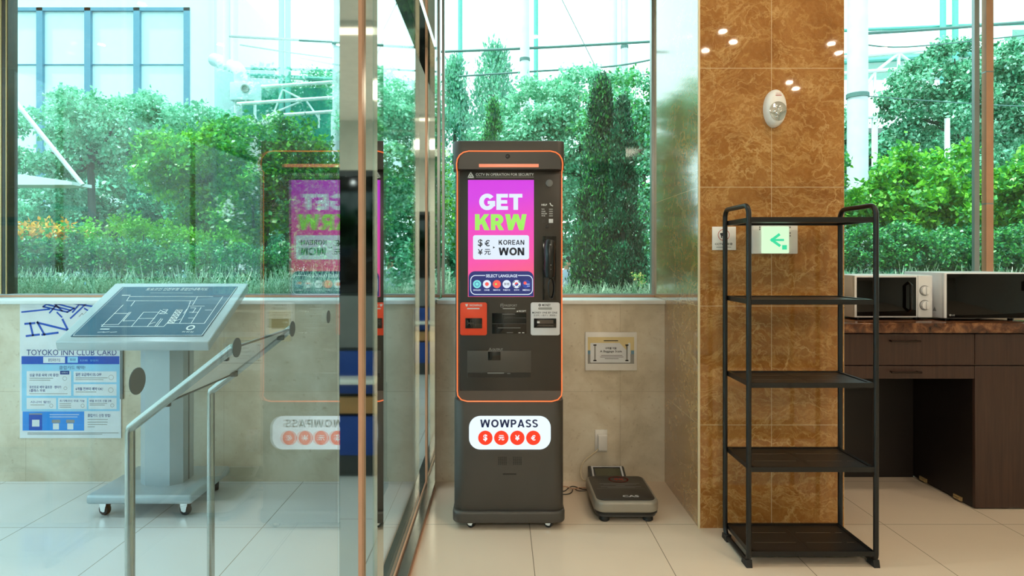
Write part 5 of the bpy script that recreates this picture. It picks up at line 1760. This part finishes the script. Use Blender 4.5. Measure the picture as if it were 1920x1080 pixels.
for lobes, lab in (([(1620, 470, 60, 45), (1680, 465, 50, 45)], 'dark hedge bush behind the knobbed microwave'), ([(1750, 470, 60, 45), (1810, 470, 50, 50)], 'dark hedge bush behind the larger microwave'), ([(1880, 480, 60, 50), (1950, 470, 60, 60)], 'dark hedge bush at the right edge of the picture')):
    tree('hedge_bush', lab, 'bush', lobes, 5.3, ['leaf_dark', 'leaf_green'], 3800, 0.045, k=80, cr=15, dy=0.35, stems=tuple((l[0] + e, 560, l[0] - e, l[1], .008) for l in lobes for e in (-14, 14)))
tree('background_tree', 'dark tree low behind the utility pole', 'tree', [(1600, 330, 70, 90), (1560, 260, 60, 80), (1680, 300, 80, 60)], 16.0, ['leaf_dark', 'leaf_teal'], 6500, 0.19, k=70, cr=22, dy=1.4)
tree('background_tree', 'dark tree low behind the layered trees at the right', 'tree', [(1800, 320, 120, 90), (1930, 320, 100, 90)], 17.0, ['leaf_dark', 'leaf_teal'], 6500, 0.2, k=70, cr=22, dy=1.4)

# --- behind the column: seen from aside and in the glass
tree('tall_shrub', 'tall green shrub behind the marble column, mirrored in the partition', 'shrub', [(1330, 330, 70, 100), (1420, 300, 80, 110), (1510, 330, 70, 100), (1330, 450, 70, 60), (1450, 450, 90, 60), (1540, 440, 50, 60)], 6.4, ['leaf_lime', 'leaf_green', 'leaf_dark'], 6500, 0.075, k=110, cr=20, dy=0.5, stems=((1340, 560, 1320, 320, .02), (1430, 560, 1420, 300, .02), (1500, 560, 1520, 330, .02)))
tree('tall_shrub', 'tall green shrub between the arborvitae and the marble column', 'shrub', [(1250, 330, 50, 90), (1290, 420, 50, 90), (1235, 440, 40, 70), (1310, 300, 40, 60)], 7.0, ['leaf_green', 'leaf_dark', 'leaf_teal'], 3200, 0.075, k=60, cr=20, dy=0.4, stems=((1250, 560, 1245, 330, .018), (1290, 560, 1300, 330, .018)))
tree('broadleaf_tree', 'pale leafy tree rising behind the marble column', 'tree', [(1330, 200, 80, 70), (1430, 170, 90, 70), (1500, 230, 80, 60), (1400, 290, 110, 60)], 11.0, ['leaf_pale', 'leaf_teal'], 8000, 0.115, k=90, cr=20, dy=1.0, trunk=(1420, 300), tr=0.09)

# --- low planting beyond the bed
for px, lab in ((60, 'dark rounded shrub beyond the bed at the far left'), (300, 'dark rounded shrub beyond the bed behind the map board'), (520, 'dark rounded shrub beyond the bed behind the tall lime shrubs'), (760, 'dark rounded shrub beyond the bed behind the second partition pane'), (905, 'dark rounded shrub beyond the bed behind the kiosk'), (1230, 'dark rounded shrub beyond the bed behind the arborvitae'), (1480, 'dark rounded shrub beyond the bed behind the column'), (1720, 'dark rounded shrub beyond the bed behind the lime bush'), (1950, 'dark rounded shrub beyond the bed at the right edge')):
    tree('round_shrub', lab, 'shrub', [(px - 60, 500, 80, 45), (px + 60, 500, 90, 50), (px, 470, 80, 40)], 9.0, ['leaf_dark', 'leaf_teal'], 3000, 0.10, k=60, cr=18, dy=0.7, tr=0.03, trunk=(px, 500))

# --- grass tufts along the bed
def grass(name, x0, x1, n, label, y0=4.14, y1=4.75, h=(0.20, 0.42)):
    nt = n // 14
    cx = RNG.uniform(x0, x1, nt); cy = RNG.uniform(y0, y1, nt)
    V, Fc = [], []
    for i in range(nt):
        for _ in range(14):
            q = RNG.random() * 2 * PI
            L = RNG.uniform(*h); lean = RNG.uniform(0.25, 1.25)
            dx, dy = math.cos(q), math.sin(q)
            w = 0.008
            sx, sy = -dy * w, dx * w
            o_ = len(V)
            for k in range(4):
                t = k / 3
                out = lean * L * 0.6 * t ** 1.5
                z = ZP + L * (t - 0.42 * lean * t * t)
                x = cx[i] + dx * (0.015 + out); y = max(4.09, cy[i] + dy * (0.015 + out))
                ww = 1 - 0.85 * t
                V += [(x + sx * ww, y + sy * ww, z), (x - sx * ww, y - sy * ww, z)]
                if k:
                    Fc.append((o_ + 2 * k - 2, o_ + 2 * k - 1, o_ + 2 * k + 1, o_ + 2 * k))
    m_ = MB().add(V, Fc, 0)
    return tag(m_.build(name, 'grass'), label, 'grass', kind='stuff')
grass('grass', -3.9, -0.35, 5000, 'long pale grass tufts along the bed outside the left window')
grass('grass', -0.35, 1.1, 2000, 'long grass tufts at the foot of the arborvitae', h=(0.14, 0.30))
grass('grass', 1.7, 4.2, 2600, 'grass blades outside the window behind the microwaves')
C, R = clumps([(1205, 528, 14, 10), (1195, 520, 8, 6)], 4.6, 12, 4, 0.1)
tag(leaf_mesh('flower_patch', C, R, 110, 0.022, ['yflower', 'leaf_green']), 'yellow flowers in the grass beside the marble column', 'flowers', kind='stuff')

# --- poles, wires, netting
def pole(name, label, px, y0, r, Y, m='concrete', bands=()):
    x = P(px, 0, Y).x
    t = thing(name, label, 'pole', (x, Y, -0.3), GROUPS.get(name))
    zt = P(px, y0, Y).z
    MB().tube([(x, Y, -0.3), (x, Y, zt)], [r * 1.08, r], 16).build('shaft', m, t)
    if bands:
        b = MB()
        for py in bands:
            z = P(px, py, Y).z
            b.tube([(x, Y, z - 0.03), (x, Y, z + 0.03)], r * 1.14, 16)
        b.build('band', 'cable', t)
    return t
pole('utility_pole', 'pale pole rising behind the top of the kiosk', 984, -60, 0.098, 13.0, bands=(112, 180))
pole('utility_pole', 'left one of two pale poles above the tall arborvitae', 1150, -60, 0.088, 13.5)
pole('utility_pole', 'right one of two pale poles above the tall arborvitae', 1171, -60, 0.075, 13.5, bands=(88,))
pole('utility_pole', 'pale blue pole left of the steel post', 632, -60, 0.10, 14.0, bands=(84,))
pole('utility_pole', 'thick pale pole right of the marble column', 1608, -60, 0.132, 8.8, bands=(180, 360))
pole('thin_post', 'thin white post above the lime bush', 1776, 222, 0.035, 9.0, 'whitesteel')
def cable(pts, r, label, Y):
    c = [P(px, py, Y) for px, py in pts]
    o_ = MB().tube(smooth_path(c, 6), r, 6).build('overhead_cable', 'cable')
    return tag(o_, label, 'cable', 'overhead cables')
cable([(800, 98), (1000, 90), (1240, 77)], 0.028, 'thick cable crossing the sky above the kiosk', 13.11)
cable([(860, 143), (1000, 134), (1150, 124), (1240, 108)], 0.02, 'lower cable crossing behind the pole above the kiosk', 13.11)
cable([(984, 166), (1070, 160), (1150, 146), (1260, 135)], 0.012, 'thin cable just above the pale leafy tree', 13.1)
cable([(1040, -28), (1128, 148), (1370, 631)], 0.008, 'thin slanting stay wire beside the arborvitae tip', 13.0)
cable([(430, 68), (540, 74), (632, 78)], 0.03, 'cable from the white building to the pale blue pole', 14.1)
cable([(450, 84), (540, 98), (632, 110)], 0.016, 'sagging cable below the one to the pale blue pole', 14.1)
cable([(1600, 64), (1760, 54), (1940, 40)], 0.022, 'cable across the top of the right window', 8.95)
cable([(1600, 80), (1700, 88), (1940, 64)], 0.010, 'thinner cable across the right window', 8.94)
cable([(1600, 178), (1700, 186), (1850, 196), (1940, 200)], 0.008, 'thin wire bundle in front of the layered trees', 8.94)
def net_frame(name, label, posts, beams, nets, Y, rp=0.11):
    xs = [P(p[0], 0, Y).x for p in posts]
    t = thing(name, label, 'netting frame', (sum(xs) / len(xs), Y, -0.3), GROUPS.get(name))
    for px, y0 in posts:
        a = P(px, y0, Y)
        MB().tube([(a.x, Y, -0.3), tuple(a)], rp, 10).build('post', 'netpost', t)
    for (xa, ya, xb, yb, r) in beams:
        MB().tube([P(xa, ya, Y + 0.25), P(xb, yb, Y + 0.25)], r, 8).build('beam', 'netpost', t)
    for (xa, xb, ya, yb) in nets:
        a, b = P(xa, yb, Y + 0.4), P(xb, ya, Y + 0.4)
        MB().box(a.x, b.x, Y + 0.38, Y + 0.40, a.z, b.z).build('net', 'netgreen', t)
    return t
net_frame('netting_frame', 'tall teal green posts with green netting behind the left shrubs', [(528, -80), (540, -80)], [(440, 140, 640, 150, .09), (440, 128, 640, 132, .05)], [(440, 640, 165, 300)], 24.0)
net_frame('netting_frame', 'two slim teal green posts above the kiosk', [(863, -80), (1005, -80)], [], [], 24.0, 0.09)
net_frame('netting_frame', 'teal green posts with green netting high in the right window', [(1768, -80), (1791, -80)], [(1560, 58, 1960, 42, .07), (1560, 118, 1960, 92, .10)], [(1560, 1960, 100, 150), (1898, 1960, 56, 92)], 24.0)
# white tubular truss right of the thick pole
tr_ = thing('steel_truss', 'white tubular steel truss behind the thick pale pole', 'truss', (P(1660, 0, 13).x, 13.0, -0.3))
w = MB()
for (a, b) in (((1580, 108), (1750, 92)), ((1580, 138), (1735, 126)), ((1580, 222), (1720, 214))):
    w.tube([P(a[0], a[1], 13), P(b[0], b[1], 13)], 0.045, 8)
w.build('chord', 'whitesteel', tr_)
w = MB()
for (a, b) in (((1640, 136), (1685, 100)), ((1685, 100), (1720, 126)), ((1685, 100), (1685, 215)), ((1580, 230), (1640, 136)), ((1720, 214), (1750, 94)), ((1640, 220), (1640, 136))):
    w.tube([P(a[0], a[1], 13), P(b[0], b[1], 13)], 0.032, 8)
w.build('brace', 'whitesteel', tr_)
w = MB()
for px in (1640, 1720):
    a = P(px, 220, 13)
    w.tube([(a.x, 13, -0.3), tuple(a)], 0.06, 10)
w.build('column', 'whitesteel', tr_)
tr_ = thing('steel_truss', 'white tubular steel truss in front of the green netting in the left window', 'truss', (P(560, 0, 16).x, 16.0, -0.3))
w = MB()
for (a, b) in (((445, 195), (640, 182)), ((500, 218), (640, 208)), ((490, 163), (640, 153))):
    w.tube([P(a[0], a[1], 16), P(b[0], b[1], 16)], 0.05, 8)
w.build('chord', 'whitesteel', tr_)
w = MB()
for (a, b) in (((512, 216), (530, 168)), ((530, 168), (570, 188)), ((575, 190), (600, 225)), ((505, 215), (560, 192)), ((598, 214), (598, 240))):
    w.tube([P(a[0], a[1], 16), P(b[0], b[1], 16)], 0.025, 8)
w.build('brace', 'whitesteel', tr_)
w = MB()
for px in (520, 625):
    a = P(px, 212, 16)
    w.tube([(a.x, 16, -0.3), tuple(a)], 0.06, 10)
w.build('column', 'whitesteel', tr_)

# --- white building with four tall windows
YBd = 22.0
a0, a1 = P(-120, 0, YBd).x, P(402, 0, YBd).x
zt = P(0, -60, YBd).z
bd = thing('building', 'white building with tall blue framed windows behind the left window', 'building', ((a0 + a1) / 2, YBd + 4, -0.3))
fx0, fx1 = P(-100, 0, YBd).x, P(356, 0, YBd).x
fz1 = P(0, 14, YBd).z
w = MB()
w.box(a0, fx0, YBd, YBd + 8, -0.3, zt); w.box(fx1, a1, YBd, YBd + 8, -0.3, zt); w.box(fx0, fx1, YBd, YBd + 8, fz1, zt); w.box(fx0, fx1, YBd + 0.6, YBd + 8, -0.3, fz1)
w.build('wall', 'bldg', bd)
edges = [-100, -10, 80, 170, 262, 356]
for i in range(5):
    xa, xb = P(edges[i], 0, YBd).x, P(edges[i + 1], 0, YBd).x
    fr = MB()
    fr.box(xb - 0.22, xb, YBd - 0.02, YBd + 0.2, 0.4, fz1, 0)
    fr.box(xa, xb, YBd - 0.02, YBd + 0.2, fz1 - 0.12, fz1, 0)
    z = P(0, 120, YBd).z
    fr.box(xa, xb, YBd + 0.04, YBd + 0.1, z - 0.015, z + 0.015, 0)
    f = fr.build('window', 'bldgframe', bd)
    MB().box(xa, xb - 0.2, YBd + 0.1, YBd + 0.2, 0.4, fz1 - 0.12).build('pane', 'bldgglass', f)
du = thing('ventilation_duct', 'white ventilation duct with an elbow and a fan box beside the white building', 'duct', (P(450, 0, 20).x, 20.0, -0.3))
w = MB()
w.tube(smooth_path([P(402, 112, 20.6), P(425, 120, 20.2), P(446, 130, 20), P(452, 150, 20), P(452, 162, 20)], 5), 0.22, 14)
w.build('elbow', 'duct', du)
for px in (425, 440):
    MB().tube([P(px, -60, 20), P(px, 125, 20)], 0.11, 12).build('pipe', 'duct', du)
a, b = P(438, 192, 20), P(482, 158, 20)
MB().box(a.x, b.x, 19.7, 20.4, a.z, b.z, bev=0.03).build('fan_box', 'duct', du)
c = P(460, 166, 19.68)
MB().lathe([(0.13, 0.0), (0.13, -0.06), (0.09, -0.06), (0.09, -0.02)], c, 'y', 18).build('fan_outlet', 'greyink', du)
w = MB()
for px in (442, 478):
    a = P(px, 192, 20)
    w.tube([(a.x, 20, -0.3), tuple(a)], 0.05, 8)
w.build('support', 'whitesteel', du)
# awning on a slanting arm
aw = thing('awning', 'grey white awning held by a slanting white arm at the far left', 'awning', (P(80, 0, 8.6).x, 8.6, P(80, 345, 8.6).z))
A = [P(-40, 328, 8.6), P(60, 330, 8.6), P(150, 343, 8.6), P(150, 349, 8.6), P(-40, 349, 8.6)]
MB().prism([(p.x, p.z) for p in A], 'y', 8.44, 8.85, 0).build('canopy', 'awning', aw)
MB().tube([P(20, 180, 8.4), P(155, 347, 8.4)], 0.03, 10).build('arm', 'whitesteel', aw)
ap = MB().tube([P(-20, 130, 8.4), (P(-20, 0, 8.4).x, 8.4, -0.3)], 0.05, 10)
ap.tube([P(-20, 170, 8.4), P(22, 182, 8.4)], 0.03, 8)
ap.build('mast', 'whitesteel', aw)
# dark low outbuilding under the truss
ob_ = thing('shed', 'low dark shed with pale louvres behind the layered trees at the right', 'shed', (P(1760, 0, 20).x, 20.5, -0.3))
a, b = P(1640, 0, 19).x, P(1960, 0, 19).x
MB().box(a, b, 19.2, 22, -0.3, P(0, 250, 19).z).build('wall', 'darkgrey', ob_)
w = MB()
for k in range(6):
    z = P(0, 262 + 10 * k, 19).z
    w.box(P(1760, 0, 19).x, b, 19.05, 19.2, z - 0.04, z + 0.04)
w.build('louvres', 'awning', ob_)
MB().box(a - 0.2, b + 0.2, 19.0, 22.2, P(0, 250, 19).z, P(0, 240, 19).z).build('roof', 'silverdk', ob_)

# --- passer-by beyond the bed, mostly hidden by the kiosk
YPn = 12.0
px_ = P(1063, 0, YPn).x
pe = thing('person', 'person in a grey blue shirt standing outside beyond the bed, right of the kiosk', 'person', (px_, YPn, -0.3))
def skin(name, verts, edges, radii, m, parent):
    me = bpy.data.meshes.new(name)
    org = WL[parent.name]
    me.from_pydata([Vector(v) for v in verts], edges, [])
    ob = bpy.data.objects.new(name, me)
    COL.objects.link(ob)
    ob.parent = parent
    md = ob.modifiers.new('skin', 'SKIN')
    for i, r in enumerate(radii):
        me.skin_vertices[0].data[i].radius = (r, r)
    me.skin_vertices[0].data[0].use_root = True
    ob.modifiers.new('sub', 'SUBSURF').levels = 1
    ob.modifiers['sub'].render_levels = 2
    me.materials.append(M[m])
    WL[ob.name] = org
    return ob
hz = 1.62
skin('body', [(0, 0, .93), (0, 0, 1.12), (0, 0, 1.30), (0, 0, 1.42), (0, -0.01, 1.47), (0, -0.02, 1.53), (0, -0.02, 1.61), (-.17, 0, 1.36), (-.22, 0, 1.10), (-.20, -.06, .86), (-.19, -.08, .78), (.17, 0, 1.36), (.22, 0, 1.10), (.20, -.06, .86), (.19, -.08, .78), (-.09, 0, .86), (-.10, -.01, .48), (-.10, .02, .08), (-.10, -.12, .03), (.09, 0, .86), (.10, -.01, .48), (.10, .02, .08), (.10, -.12, .03)],
     [(0, 1), (1, 2), (2, 3), (3, 4), (4, 5), (5, 6), (2, 7), (7, 8), (8, 9), (9, 10), (2, 11), (11, 12), (12, 13), (13, 14), (0, 15), (15, 16), (16, 17), (17, 18), (0, 19), (19, 20), (20, 21), (21, 22)],
     [.13, .12, .14, .07, .05, .085, .075, .055, .042, .032, .03, .055, .042, .032, .03, .08, .055, .04, .035, .08, .055, .04, .035], 'skin', pe)
sh = MB()
sh.lathe([(0.165, 0.92), (0.160, 1.1), (0.175, 1.28), (0.13, 1.40), (0.07, 1.44)], (px_, YPn, -0.3), 'z', 18)
for s in (-1, 1):
    sh.tube([(px_ + s * .13, YPn, -0.3 + 1.37), (px_ + s * .20, YPn, -0.3 + 1.25), (px_ + s * .225, YPn, -0.3 + 1.12)], [.075, .07, .06], 12)
sh.build('shirt', 'shirt', pe)
tz_ = MB()
for s in (-1, 1):
    tz_.tube([(px_ + s * .085, YPn, -0.3 + .95), (px_ + s * .10, YPn - .01, -0.3 + .5), (px_ + s * .10, YPn + .02, -0.3 + .09)], [.105, .08, .06], 12)
tz_.build('trousers', 'trouser', pe)
MB().lathe([(0.03, 1.705), (0.08, 1.69), (0.10, 1.64), (0.098, 1.58), (0.07, 1.545)], (px_, YPn + 0.02, -0.3), 'z', 16).build('hair', 'hair', pe)
